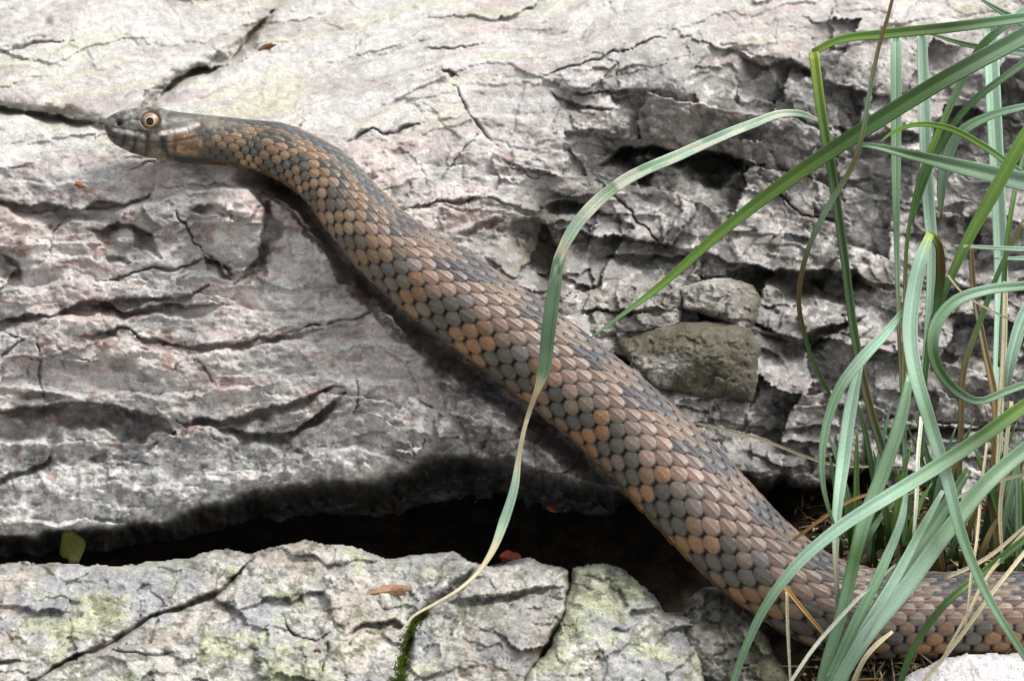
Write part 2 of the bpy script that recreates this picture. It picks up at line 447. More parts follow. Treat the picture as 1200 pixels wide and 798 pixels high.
VALLEY = [(-120, 110), (0, 127), (75, 136), (128, 149), (165, 138), (186, 112), (205, 93), (240, 78), (268, 72), (295, 40), (330, 0)]
_bp = np.array([(p[0], p[1], p[2]) for p in BODY])
def boulder_w(u, v):
    uc = np.clip(u, -100, 1320); vc = np.clip(v, -60, 745)
    w = _macro(uc, vc)
    big = fbm(u / 170, v / 110, 3, 33)
    top = 1 - sstep(160, 215, v + 0.04 * u - 20 * (u > 600) + 20 * big)
    right = sstep(590, 740, u + 0.55 * (v - 200) + 60 * big) * sstep(40, 130, v - 0.12 * (u - 900) + 60 * sstep(880, 1000, u) + 40 * big)
    right = np.clip(right, 0, 1)
    left = (1 - top) * (1 - right); topm = top * (1 - right)
    rag = fbm(u / 20, v / 16, 4, 71, 0.6); rag2 = fbm(u / 20 + 31, v / 16, 4, 75, 0.6)
    wu = u + 34 * fbm(u / 150, v / 120, 3, 1) + 7 * rag; wv = v + 24 * fbm(u / 130 + 4, v / 110, 3, 2) + 6 * rag2
    bl = wv + 0.05 * wu; bt = wv + 0.24 * wu
    L1 = layers(wu / 150, bl, 47.0, 4); L2 = layers(wu / 70, bl + 3, 17.0, 8); 
    T1 = layers(wu / 190, bt, 40.0, 10); T2 = layers(wu / 120, bt, 13.0, 12)
    w = w + left * ((L1 - .5) * 12.0 + (L2 - .5) * 2.6) + topm * ((T1 - .5) * 8.0 + (T2 - .5) * 3.4)
    b1, i1 = blocks((wu + 0.35 * wv) / 105, (wv - 0.22 * wu) / 62, 20)
    b2, i2 = blocks((wu - 0.3 * wv) / 44, (wv - 0.1 * wu) / 27, 24)
    b3, i3 = blocks((wu + 0.5 * wv) / 19, (wv - 0.4 * wu) / 14, 28)
    f1, e1, id1 = facets(wu / 150, wv / 80, 1)
    f2, e2, id2 = facets(wu / 52, wv / 30, 2)
    w = w + right * (b1 * 24 + b2 * 7.0 + b3 * 1.0 + f2 * 4.0) + left * (f1 * 4.5 + f2 * 1.2 + b2 * 1.8 * sstep(0.0, 0.4, big)) + topm * (f1 * 4.5 + f2 * 0.7)
    w = w + right * fbm(u / 75, v / 60, 4, 20) * 8.0 + left * fbm(u / 48, v / 34, 4, 22) * 3.6 + topm * fbm(u / 60, v / 30, 4, 22) * 2.0
    fine = fbm(u / 12, v / 10, 4, 24, 0.6)
    w = w + fine * (0.75 * left + 0.5 * topm + 1.0 * right)
    pits = np.clip(fbm(u / 14, v / 10, 4, 30, 0.6) - 0.22, 0, 1)
    w = w - pits * (3.0 * left + 1.2 * topm + 2.6 * right)
    # ---- ledges: (line, depth mm, height px, seed)
    for (pts, dep, h, sd) in LEDGES: w = w + near(under, u, v, pts, 2.6 * h + 14, dep, h, sd)
    for (pts, wd, dep, sd) in CRACKS: w = w + near(crack, u, v, pts, 70, wd, dep, sd)
    w = w + lump(u, v, 275, 268, 34, 50, 13.0, 0.25, 2.6) + lump(u, v, 523, 88, 9, 8, 4, 0, 1.5) + lump(u, v, 800, 95, 45, 40, 10, 0.4, 1.5)
    w = w - lump(u, v, 140, 426, 12, 7, 4.5, -0.2, 1.4) - lump(u, v, 48, 536, 20, 10, 6, -0.3, 1.5) - lump(u, v, 15, 315, 16, 20, 4, 0, 1.5)
    dv, _, av = dist_poly(u + 5 * rag, v + 5 * rag2, VALLEY)
    w = w - 10 * np.exp(-(dv / 8) ** 2) * sstep(0, .15, av) * sstep(0, .2, 1 - av)
    w = w - lump(u, v, 625, 300, 28, 44, 14, -0.2, 1.8) - lump(u, v, 900, 420, 24, 22, 8, 0, 1.5) + lump(u, v, 470, 470, 120, 40, 5, 0.1, 1.0)
    # added trench along the body's lower side, carved to deepen the belly shadow
    d, s, a = dist_poly(u, v, [(p[0], p[1]) for p in BODY[:12]])
    rr = np.interp(u + v, _bp[:12, 0] + _bp[:12, 1], _bp[:12, 2])
    dl = d * s - rr
    w = w - 40.0 * sstep(-46, -12, dl) * sstep(24 + 12 * rag2 + 10 * sstep(700, 1000, u + v), 4, dl) * sstep(470, 540, u + v)
    w = w - lump(u, v, 330, 214, 30, 14, 20, 0.65, 1.6)
    # undercut: the boulder ends in an overhang
    vl = np.interp(u, [p[0] for p in LIP], [p[1] for p in LIP]) + 12 * fbm(u / 38, v / 60, 4, 40, 0.6)
    d = v - vl
    w = w - np.where(d > -16, 3.0 * (np.clip(d + 16, 0, 30) / 16) ** 2, 0) - np.where(d > 0, 150 * (1 - np.exp(-(d / 22) ** 1.15)), 0)
    w = w + np.where(d > -4, 9 * fbm(u / 22, v / 9, 4, 44, 0.62) * sstep(-4, 12, d), 0)
    far = np.clip(-60 - v, 0, 900); w = w - far * 0.55 - (far / 90) ** 2 * 8
    farx = np.clip(np.maximum(-100 - u, u - 1320), 0, 900); w = w - (farx / 100) ** 2 * 6
    return w, dict(top=topm, right=right, left=left, d=d, fine=fine, id3=i1, dv=dv, bt=bt, bl=bl, wu=wu, wv=wv, rag=rag)

def boulder_col(u, v, w, a):
    grey = np.array([.43, .41, .395]); warm = np.array([.52, .46, .43]); pale = np.array([.63, .61, .585])
    dark = np.array([.13, .122, .112]); olive = np.array([.12, .108, .062]); pink = np.array([.46, .33, .32]); lich = np.array([.50, .49, .36]); rust = np.array([.26, .15, .12])
    n1 = fbm(u / 90, v / 60, 4, 50); n2 = fbm(u / 26, v / 20, 4, 52, 0.6); n3 = fbm(u / 7, v / 6, 3, 54, 0.65)
    c = mixc(grey, warm, sstep(-0.3, 0.35, n1 + 0.3 * n2))
    c = mixc(c, pale, 0.6 * sstep(-0.05, 0.4, n2 + 0.3 * n3))
    st = fbm(a['wu'] / 150, a['bt'] / 9, 4, 56, 0.65); st2 = fbm(a['wu'] / 110 + 8, a['bt'] / 14, 4, 58, 0.65)
    ct = mixc(pale * 0.83, np.array([.42, .38, .365]), sstep(-0.05, 0.3, st2))
    ct = mixc(ct, pink, 0.6 * sstep(0.14, 0.42, st) * sstep(-0.2, 0.3, n1))
    ct = mixc(ct, lich, 0.6 * sstep(0.1, 0.4, -st + 0.4 * n1))
    ct = mixc(ct, grey * 0.85, 0.55 * sstep(0.1, 0.4, n2 + 0.3 * n3 - 0.1))
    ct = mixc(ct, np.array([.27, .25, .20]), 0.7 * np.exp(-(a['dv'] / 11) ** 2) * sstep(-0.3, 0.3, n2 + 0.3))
    c = mixc(c, ct, a['top'])
    sl = fbm(a['wu'] / 90, a['bl'] / 8, 4, 60, 0.65)
    c = mixc(c, pink, 0.5 * a['left'] * sstep(0.12, 0.4, sl) * sstep(560, 380, v))
    c = mixc(c, pale, 0.5 * a['left'] * sstep(0.12, 0.4, -sl))
    cr = mixc(np.array([.27, .262, .25]), np.array([.40, .37, .355]), sstep(-0.2, 0.3, n2 + 0.6 * (a['id3'] - .5)))
    cr = mixc(cr, pale, 0.6 * sstep(0.1, 0.4, n3 + 0.6 * n1))
    c = mixc(c, cr, a['right'])
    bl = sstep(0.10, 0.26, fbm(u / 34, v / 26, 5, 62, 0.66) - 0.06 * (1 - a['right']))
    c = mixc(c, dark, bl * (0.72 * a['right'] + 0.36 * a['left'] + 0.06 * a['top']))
    al = lump(u, v, 625, 300, 40, 55, 1.0, 0, 1.2) + lump(u, v, 145, 278, 45, 22, .6) + lump(u, v, 320, 495, 70, 14, .7) + lump(u, v, 800, 190, 90, 22, .9) + lump(u, v, 110, 485, 110, 16, .7) \
        + lump(u, v, 930, 335, 100, 18, .8) + lump(u, v, 470, 610, 350, 45, .9) + lump(u, v, 940, 610, 120, 40, .9) + lump(u, v, 660, 240, 40, 14, .7)
    c = mixc(c, olive, np.clip(al, 0, 1) * 0.75 * sstep(-0.35, 0.2, n2 + 0.4 * n3))
    lob = sstep(470, 540, v + 20 * n1) * (1 - a['right'])
    gr = mixc(np.array([.28, .278, .275]), np.array([.66, .655, .63]), sstep(-0.3, 0.35, n3 + 0.5 * n2))
    c = mixc(c, gr, 0.7 * lob * (a['d'] < 8))
    c = mixc(c, rust, 0.6 * sstep(0.40, 0.5, fbm(u / 22, v / 14, 4, 66)) * (1 - a['top']) * (1 - 0.7 * a['right']))
    return c * (1 + 0.14 * n3)[:, None]

us = axis(-700, 1900, 1.5, -36, 1236)
vs = axis(-420, 760, 1.5, -16, 640)
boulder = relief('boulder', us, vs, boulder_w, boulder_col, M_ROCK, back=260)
tag(boulder, 'large pale layered boulder with an overhanging lower edge that the snake climbs', 'boulder')

ROCKW = []
def rock(name, poly, ctrl, col_kind, label, cat='rock', step=1.6, seed=0, edge=16.0, round_=7.0, fac=(60, 40, 3.0), rough=1.0, cracks=(), unders=(), mat=None, rag=5.0, group=None, extra=None, back=60):
    f = tps(ctrl, 0.02)
    pu = [p[0] for p in poly]; pv = [p[1] for p in poly]
    us = np.arange(min(pu) - 45, max(pu) + 45, step); vs = np.arange(min(pv) - 45, max(pv) + 45, step)
    def wf(u, v):
        w = f(u, v)
        wu = u + 16 * fbm(u / 60, v / 60, 3, seed + 1) + 7 * fbm(u / 15, v / 15, 3, seed + 31); wv = v + 13 * fbm(u / 60 + 3, v / 60, 3, seed + 2) + 6 * fbm(u / 15 + 7, v / 15, 3, seed + 35)
        f1, e1, i1 = facets(wu / fac[0], wv / fac[1], seed + 3); f2, e2, i2 = facets(wu / (fac[0] * .36), wv / (fac[1] * .4), seed + 4)
        w = w + f1 * fac[2] + f2 * fac[2] * 0.42
        fine = fbm(u / 12, v / 10, 4, seed + 5, 0.62)
        w = w + rough * (fine * 1.15 + 1.8 * fbm(u / 45, v / 40, 3, seed + 6)) - rough * 2.2 * np.clip(fbm(u / 8, v / 6, 3, seed + 8) - 0.25, 0, 1)
        for pts, wd, dp in cracks: w = w + near(crack, u, v, pts, 70, wd, dp, seed + 9, 3.5)
        for pts, dp, h in unders: w = w + near(under, u, v, pts, 2.6 * h + 14, dp, h, seed + 10)
        if extra: w = w + extra(u, v)
        sd = sd_polygon(u, v, poly) + rag * fbm(u / 24, v / 24, 4, seed + 12)
        ins = np.clip(sd, 0, edge) / edge
        w = w - round_ * (1 - np.sqrt(np.clip(1 - (1 - ins) ** 2, 0, 1))) - np.clip(-sd, 0, 60) * 1.5
        return w, dict(sd=sd, fine=fine, i2=i2, wu=wu, wv=wv)
    def cf(u, v, w, a):
        n1 = fbm(u / 70, v / 55, 4, seed + 14); n2 = fbm(u / 22, v / 17, 4, seed + 16, 0.6); n3 = fbm(u / 6, v / 5, 3, seed + 18, 0.65)
        if col_kind == 'lichen':
            c = mixc(np.array([.36, .35, .325]), np.array([.57, .56, .53]), sstep(-0.3, 0.35, n2 + 0.5 * n3))
            c = mixc(c, np.array([.38, .41, .22]), 0.65 * sstep(0.02, 0.38, n1 + 0.5 * n2 + 0.2 * n3))
            c = mixc(c, np.array([.46, .38, .30]), 0.5 * sstep(0.1, 0.45, -n1 + 0.2 * n2))
            c = mixc(c, np.array([.15, .145, .125]), 0.8 * sstep(0.14, 0.32, fbm(u / 14, v / 10, 5, seed + 20, 0.68)))
            c = mixc(c, np.array([.16, .17, .10]), 0.7 * sstep(0.30, 0.42, ridged(a['wu'] / 42, a['wv'] / 30, 4, seed + 24) - 0.25))
            c = mixc(c, np.array([.34, .34, .38]), 0.55 * sstep(0.2, 0.42, fbm(u / 60, v / 40, 3, seed + 22)))
            c = mixc(c, np.array([.22, .215, .21]), np.clip(lump(u, v, 585, 748, 70, 34, 1.0, -0.5, 1.5), 0, 1) * 0.75 * sstep(-0.4, 0.2, n2 + 0.3 * n3))
        elif col_kind == 'crag':
            c = mixc(np.array([.22, .205, .185]), np.array([.42, .40, .37]), sstep(-0.3, 0.35, n2 + 0.5 * n3))
            c = mixc(c, np.array([.10, .088, .055]), 0.85 * sstep(-0.25, 0.15, n1 + 0.5 * n2))
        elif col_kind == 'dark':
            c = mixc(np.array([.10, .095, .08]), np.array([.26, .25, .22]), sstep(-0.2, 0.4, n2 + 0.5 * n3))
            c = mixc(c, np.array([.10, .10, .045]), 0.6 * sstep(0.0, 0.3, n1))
        else:
            c = mixc(np.array([.60, .575, .58]), np.array([.74, .72, .72]), sstep(-0.3, 0.3, n2 + 0.5 * n3))
            c = mixc(c, np.array([.45, .40, .38]), 0.6 * sstep(0.2, 0.45, n1))
        return c * (1 + 0.18 * n3)[:, None]
    o = relief(name, us, vs, wf, cf, mat or M_SLAB, keep=lambda u, v, a: a['sd'] > -3.5, back=back)
    ROCKW.append(wf)
    return tag(o, label, cat, group)

# ---- lower rocks
slab_poly = [(-420, 668), (-200, 662), (0, 661), (63, 662), (135, 667), (215, 656), (269, 648), (296, 653), (323, 645), (359, 635), (404, 642), (449, 655), (495, 653), (533, 651),
             (560, 661), (587, 666), (617, 658), (648, 665), (664, 671), (660, 715), (640, 755), (618, 790), (600, 860), (560, 980), (-420, 980)]
rock('slab', slab_poly,
     [(-420, 660, 30), (0, 660, 34), (200, 658, 36), (360, 636, 33), (480, 655, 36), (620, 662, 40), (-420, 800, 88), (0, 800, 88), (200, 800, 90), (400, 790, 84), (520, 790, 80), (640, 760, 66),
      (-420, 980, 130), (100, 980, 132), (400, 980, 128), (560, 980, 118), (420, 710, 58), (250, 720, 62), (560, 720, 60), (480, 720, 54)],
     'lichen', 'long lichen-covered rock below the dark gap with a diagonal crack', 'rock', 1.5, 3, 14, 6, (95, 50, 4.2), 1.0,
     cracks=[([(298, 652), (280, 672), (255, 695), (215, 712), (180, 722), (150, 742), (118, 758), (85, 772), (50, 790), (20, 806)], 4.0, 10),
             ([(560, 662), (535, 688), (505, 712), (482, 735), (474, 765), (468, 815)], 6.5, 10), ([(330, 720), (345, 745), (372, 752), (390, 740)], 1.5, 4), ([(385, 750), (380, 770), (372, 800)], 1.4, 4),
             ([(120, 758), (170, 766), (210, 764)], 1.4, 3)],
     unders=[([(520, 706), (560, 700), (610, 690), (655, 688)], 4.0, 26), ([(405, 748), (430, 728), (460, 722), (480, 735)], 5, 20), ([(-30, 768), (0, 770), (40, 778)], 4, 8)])
rock('stone', [(674, 667), (690, 664), (706, 662), (732, 670), (755, 691), (779, 719), (806, 718), (824, 728), (828, 760), (826, 860), (800, 960), (590, 960), (606, 812), (622, 792), (646, 757), (664, 716)],
     [(680, 668, 40), (730, 670, 40), (780, 722, 54), (820, 726, 50), (640, 770, 78), (700, 760, 76), (780, 790, 80), (824, 780, 66), (600, 950, 120), (800, 950, 118)],
     'lichen', 'pale rounded stone at the end of the long lichen-covered rock', 'rock', 1.5, 21, 20, 9, (60, 48, 4.0), 1.0,
     unders=[([(768, 760), (790, 735), (826, 726)], 5, 34)])
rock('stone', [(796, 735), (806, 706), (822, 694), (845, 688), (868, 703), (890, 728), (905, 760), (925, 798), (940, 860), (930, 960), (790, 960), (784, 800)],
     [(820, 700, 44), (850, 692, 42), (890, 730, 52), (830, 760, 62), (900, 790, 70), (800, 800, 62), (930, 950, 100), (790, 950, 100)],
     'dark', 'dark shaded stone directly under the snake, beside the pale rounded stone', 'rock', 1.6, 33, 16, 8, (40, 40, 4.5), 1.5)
rock('stone', [(1058, 798), (1085, 783), (1110, 774), (1150, 767), (1200, 765), (1300, 768), (1420, 780), (1450, 960), (1000, 960), (1030, 830)],
     [(1060, 796, 72), (1140, 770, 68), (1300, 770, 64), (1400, 780, 62), (1050, 950, 120), (1200, 950, 122), (1420, 950, 116)],
     'white', 'nearly white flat stone in front of the snake below the grass', 'rock', 1.6, 41, 12, 4, (80, 50, 1.6), 0.6)
# ---- loose blocks wedged into the crags behind the snake
rock('stone', [(722, 397), (738, 388), (760, 383), (800, 381), (850, 379), (878, 385), (888, 410), (886, 440), (878, 468), (850, 460), (820, 470), (790, 456), (765, 450), (742, 425)],
     [(722, 397, -6), (800, 382, -10), (880, 386, -12), (742, 424, 6), (790, 440, 6), (850, 440, 4), (884, 440, -8), (820, 466, 2), (800, 396, 2), (860, 396, 0)],
     'crag', 'wedge-shaped grey stone block with an olive face stuck in the crags beside the snake', 'rock', 1.4, 51, 9, 4, (50, 36, 2.6), 1.0, rag=3, back=50,
     group=None)
rock('stone', [(658, 366), (672, 350), (700, 342), (750, 334), (797, 338), (800, 360), (796, 378), (780, 386), (740, 390), (700, 396), (668, 388)],
     [(660, 366, -14), (700, 345, -16), (795, 340, -22), (700, 385, -4), (790, 380, -14), (740, 365, -8)],
     'crag', 'low reddish grey stone lying above the wedge-shaped block', 'rock', 1.4, 57, 8, 4, (40, 26, 4.0), 1.2, rag=4, back=40,
     unders=[([(664, 366), (690, 360), (720, 368), (760, 360), (795, 366)], 6, 16)])
rock('stone', [(798, 340), (820, 332), (850, 329), (880, 337), (890, 352), (886, 376), (868, 392), (852, 376), (826, 366), (800, 360)],
     [(800, 345, -20), (880, 340, -26), (880, 378, -16), (820, 362, -14), (850, 350, -12)],
     'crag', 'small rounded grey stone resting behind the wedge-shaped block', 'rock', 1.4, 63, 8, 4, (30, 24, 3), 1.0, rag=3, back=40)

# ---- soil bank in the gap and under the grass
soil_f = tps([(-400, 560, -140), (0, 560, -140), (400, 560, -140), (700, 560, -130), (860, 580, -100), (950, 590, -60), (1050, 600, -22), (1200, 610, -16), (1500, 610, -16),
              (-400, 680, -80), (0, 680, -80), (400, 680, -76), (700, 680, -60), (820, 690, -20), (900, 690, 24), (1000, 690, 34), (1200, 690, 28), (1500, 690, 22),
              (-400, 820, 20), (0, 820, 20), (400, 820, 20), (700, 820, 30), (900, 800, 58), (1000, 800, 64), (1200, 800, 62), (1500, 800, 60),
              (-400, 1000, 95), (400, 1000, 95), (900, 1000, 110), (1500, 1000, 110), (950, 640, -6), (1080, 650, 10), (1050, 740, 40), (950, 750, 46)], 0.05)
def soil_w(u, v):
    w = soil_f(np.clip(u, -400, 1500), v)
    return w + 4 * fbm(u / 40, v / 30, 4, 3) + 2.2 * fbm(u / 10, v / 8, 4, 9, 0.65), {}
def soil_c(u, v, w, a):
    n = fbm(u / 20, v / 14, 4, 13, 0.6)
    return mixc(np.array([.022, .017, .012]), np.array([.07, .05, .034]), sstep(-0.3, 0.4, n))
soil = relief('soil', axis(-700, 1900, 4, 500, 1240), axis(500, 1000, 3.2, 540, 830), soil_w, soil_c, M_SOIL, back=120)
tag(soil, kind='structure')

# ---- wide ground around the rocks
m_ground, N_, L_, b_ = new_mat('forest_ground')
tn = N_.new('ShaderNodeTexNoise'); tn.inputs['Scale'].default_value = 14; tn.inputs['Detail'].default_value = 8
rp = N_.new('ShaderNodeValToRGB'); rp.color_ramp.elements[0].color = (.035, .028, .018, 1); rp.color_ramp.elements[1].color = (.13, .11, .07, 1)
L_.new(tn.outputs['Fac'], rp.inputs[0]); L_.new(rp.outputs[0], b_.inputs['Base Color']); b_.inputs['Roughness'].default_value = 0.95
g = 60.0
gn = 60
gx = np.sign(np.linspace(-1, 1, gn)) * np.abs(np.linspace(-1, 1, gn)) ** 3 * g
GX, GY = np.meshgrid(gx, gx)
GZ = 0.0 + 0.02 * fbm(GX * 3, GY * 3, 3, 6)
gi = np.arange(gn * gn).reshape(gn, gn)
ground = mesh_np('ground', np.stack([GX.ravel(), GY.ravel(), GZ.ravel()], 1),
                 [np.stack([gi[:-1, :-1].ravel(), gi[:-1, 1:].ravel(), gi[1:, 1:].ravel(), gi[1:, :-1].ravel()], 1)], m_ground)
tag(ground, kind='structure')
# ------------------------------------------------------------------ the snake
def catmull(P_, n):
    P_ = np.asarray(P_, float)
    # chord-length parameter
    t = np.concatenate([[0], np.cumsum(np.sqrt(((P_[1:, :2] - P_[:-1, :2]) ** 2).sum(1)))])
    m = np.gradient(P_, t, axis=0)
    q = np.linspace(0, t[-1], n)
    k = np.clip(np.searchsorted(t, q, side='right') - 1, 0, len(t) - 2)
    h = (t[k + 1] - t[k])[:, None]; s = ((q - t[k])[:, None]) / h
    return ((2 * s**3 - 3 * s**2 + 1) * P_[k] + (s**3 - 2 * s**2 + s) * h * m[k] + (-2 * s**3 + 3 * s**2) * P_[k + 1] + (s**3 - s**2) * h * m[k + 1]), q

# head outline (position along, top edge, bottom edge, half width) in photograph pixels
HEADP = [(121.5, 146.5, 149.5, 1.5), (123, 142.5, 153.5, 6), (126, 138, 158, 10.5), (131, 133.5, 164, 14.5), (138, 130, 170, 18), (147, 128, 175, 21), (158, 126.5, 180, 24), (172, 126.5, 183.5, 27.5), (188, 128.5, 186.5, 30.5),
         (205, 131.5, 189, 33), (222, 133.5, 191, 34), (240, 135.5, 192.5, 33), (258, 137.5, 193.5, 31), (278, 140, 196, 29.5)]
line = []
for (hu, ht, hb, hw) in HEADP:
    line.append((hu, (ht + hb) / 2, (hb - ht) / 2, hw, -9.0 + 1.5 * (hu - 121) / 157))
for (bu, bv, r, w) in BODY:
    line.append((bu, bv, r, r, w))
NL = 1500
C5, ql = catmull(line, NL)
# finer steps towards the head, coarser at the hidden tail
cu, cv, rh, rw, cw = C5.T
rh = np.maximum(rh, 1.0); rw = np.maximum(rw, 1.0)
K_ = (DIST * 1e3 - cw) / (DIST * 1e3)                   # mm per px factor at that depth
mm = PX * 1e3
S = np.stack([(cu - 600) * K_ * mm, (399 - cv) * K_ * mm, cw], 1)      # s, t, w in mm
Rh = rh * K_ * mm; Rw = rw * K_ * mm
Tn = np.gradient(S, axis=0)
for _ in range(12): Tn[1:-1] = (Tn[:-2] + Tn[1:-1] * 2 + Tn[2:]) / 4
Tn /= np.linalg.norm(Tn, axis=1)[:, None]
perp = np.stack([-Tn[:, 1], Tn[:, 0], np.zeros(NL)], 1)
perp *= np.sign(perp[:, 1])[:, None]
perp /= np.linalg.norm(perp, axis=1)[:, None]
aw = np.interp(cu, [120, 230, 330, 420, 900, 1000, 1200], [14, 18, 30, 36, 36, 36, 36])
aw = np.radians(aw)
Dd = perp * np.cos(aw)[:, None] + np.array([0, 0, 1.0]) * np.sin(aw)[:, None]
Dd -= (Dd * Tn).sum(1)[:, None] * Tn; Dd /= np.linalg.norm(Dd, axis=1)[:, None]
Bb = np.cross(Dd, Tn); Bb *= np.sign(Bb[:, 2])[:, None]
# angles: dense on the camera side
th = np.concatenate([np.linspace(-math.pi, -0.9, 60)[:-1], np.linspace(-0.9, 2.75, 300)[:-1], np.linspace(2.75, math.pi, 14)[:-1]])
NT = len(th)
arc = np.concatenate([[0], np.cumsum(np.linalg.norm(S[1:] - S[:-1], axis=1))])
headk = sstep(215, 300, cu)                              # 0 head plates, 1 body scales
pitch = 0.47 * Rh + 0.15
kap = np.concatenate([[0], np.cumsum((arc[1:] - arc[:-1]) / ((pitch[1:] + pitch[:-1]) / 2))])
KA, TH = np.meshgrid(kap, th, indexing='ij')
ath = np.abs(TH)
# scale rows: narrow along the spine, broader on the flank
row_t = np.radians(np.array([0, 4.5, 13.5, 23, 33.5, 45, 58, 72.5, 88, 104.5, 121.5, 139]))
row_i = np.array([0, .5, 1.5, 2.5, 3.5, 4.5, 5.5, 6.5, 7.5, 8.5, 9.5, 10.5])
RO = np.interp(ath, row_t, row_i) * np.where(TH < 0, -1, 1)
RB = 9.6
ventral = np.abs(RO) > RB
best = np.full(KA.shape, -1.0); bi = np.zeros(KA.shape, int); bj = np.zeros(KA.shape, int); bm = np.ones(KA.shape); ba = np.zeros(KA.shape); bb = np.zeros(KA.shape)
r0 = np.floor(RO).astype(int)
for di in (-1, 0, 1, 2):
    i = r0 + di
    off = np.where(i % 2 == 1, 0.5, 0.0)
    jn = np.floor(KA - off).astype(int)
    for dj in (0, 1):
        j = jn + dj
        a = KA - (j + off); b = RO - i
        fl = np.interp(np.abs(i), [3, 7], [0.0, 1.0])            # 0 overlapping keeled back scales .. 1 round flank scales
        m = (np.abs(b) / (0.84 - 0.13 * fl)) ** 2.2 + (np.abs(a - 0.02) / np.where(a > 0.02, 0.53 - 0.06 * fl, 0.57 - 0.09 * fl)) ** 2.4
        inside = np.clip(1 - m, 0, 1)
        h = np.where(m < 1, 0.15 + (0.36 - 0.20 * fl) * (a + 0.6) / 1.2 + (0.42 + 0.30 * fl) * inside ** 0.5, -1)
        up = h > best
        best = np.where(up, h, best); bi = np.where(up, i, bi); bj = np.where(up, j, bj); bm = np.where(up, m, bm); ba = np.where(up, a, ba); bb = np.where(up, b, bb)
inscale = best > -0.5
relh = np.where(inscale, best, 0.0)
keel = np.exp(-(bb / 0.13) ** 2) * np.clip(1 - bm, 0, 1) * np.interp(np.abs(bi), [0, 5, 8], [0.20, 0.12, 0.03])
relh = relh + np.where(inscale, keel, 0)
# belly plates
fr = KA - np.floor(KA)
relv = 0.35 + 0.35 * fr - 0.5 * np.exp(-((1 - fr) / 0.05) ** 2)
relh = np.where(ventral, relv, relh)

HK = headk[:, None] * np.ones_like(TH)
amp = 0.11 * Rh[:, None] * HK
# visible-side pixel position of every head point, mirrored for the far side
cosT = np.cos(TH); sinT = np.sin(ath)
def ring(cosv, sinv, off=0.0):
    return (S[:, None, :] + Dd[:, None, :] * ((Rh[:, None] + off) * cosv)[..., None] + Bb[:, None, :] * ((Rw[:, None] + off) * sinv)[..., None])
Vis = ring(cosT, sinT)
kk = (DIST * 1e3) / (DIST * 1e3 - Vis[..., 2]) / mm
HU = 600 + Vis[..., 0] * kk; HV = 399 - Vis[..., 1] * kk

# squarer head: flat crown, cheeks
sq = (1 - HK)
hoff = np.zeros(KA.shape)
EYE = (176.0, 141.0)
dE = np.sqrt(((HU - EYE[0]) / 1.0) ** 2 + (HV - EYE[1]) ** 2)
hoff += sq * (-0.9 * sstep(12.5, 8, dE) + 0.35 * np.exp(-((dE - 13.5) / 2.6) ** 2))
dN = np.sqrt(((HU - 139.5) / 1.2) ** 2 + (HV - 145) ** 2)
hoff += sq * (-1.0 * np.exp(-(dN / 2.4) ** 2) + 0.3 * np.exp(-((dN - 5.0) / 2.0) ** 2))
def hl(pts, wd):      # groove or stripe along a line on the head
    d, s_, a_ = dist_poly(HU, HV, pts)
    return np.exp(-(d / wd) ** 2)
mouth = hl([(123, 154), (132, 160), (145, 164.5), (160, 167), (180, 168), (200, 167), (220, 163.5), (236, 160)], 1.5)
hoff -= sq * 0.30 * mouth
grooves = 0
for pts in ([(131, 149), (150, 152), (168, 155)], [(147, 152), (146, 166)], [(158, 153), (157, 168)], [(171, 155), (172, 169)], [(187, 155), (189, 169)], [(204, 152), (207, 168)], [(220, 150), (224, 165)],
            [(140, 162), (138, 172)], [(150, 166), (149, 177)], [(162, 168), (160, 181)], [(175, 168), (174, 184)], [(190, 168), (189, 187)], [(206, 167), (206, 189)],
            [(150, 131), (154, 140), (166, 142)], [(190, 130), (192, 141), (205, 145)], [(205, 145), (225, 142), (240, 141)], [(152, 140), (150, 152)]):
    grooves = np.maximum(grooves, hl(pts, 1.1))
hoff -= sq * 0.13 * grooves
hoff += sq * lumpA if False else 0
cheek = np.exp(-(((HU - 222) / 26) ** 2 + ((HV - 170) / 16) ** 2))
hoff += sq * cheek * 1.0
offs = amp * (relh - 0.5) + hoff
pos = ring(cosT, np.sin(TH), offs)
# gentle sag of the belly onto the stone
Wp = ORG[None, None] + (pos[..., 0:1] * AX_R + pos[..., 1:2] * AX_U + pos[..., 2:3] * AX_N) * 1e-3

# ---- pigment
hsh = lambda i, j, k: _T[k][(i * 7 + 31) & 255, (j * 13 + 5) & 255]
row = np.abs(bi)                         # 0 spine .. 10 flank
colx = bj + np.where(bi % 2 == 1, 0.5, 0.0)
PER = 3.55
jit = 0.35 * (vn(colx / 4.0, row / 5.0, 21) - .5)
ph = (colx - 0.13 * (8.5 - row)) / PER + jit + 0.25
ph = ph - np.floor(ph)
ORANGE = lin(126, 95, 66); OLIVE = lin(72, 68, 60); SALMON = lin(130, 108, 96); LAV = lin(118, 111, 111); SLATE = lin(64, 65, 70); BEIGE = lin(120, 104, 88); SKIN = lin(28, 27, 28); BLACK = lin(30, 30, 30)
r1 = hsh(bi, bj, 40); r2 = hsh(bi, bj, 41); r3 = hsh(bi, bj, 42)
flank = sstep(5.0, 6.4, row + 0.9 * (r1 - .5) * 2)
isdark = ((ph < 0.60)).astype(float)
cfl = mixc(ORANGE, OLIVE, isdark)
cfl = mixc(cfl, mixc(ORANGE, OLIVE, 0.5), 0.7 * (r2 > 0.84))
cfl = mixc(cfl, lin(110, 92, 76), 0.4 * (r3 > 0.85))
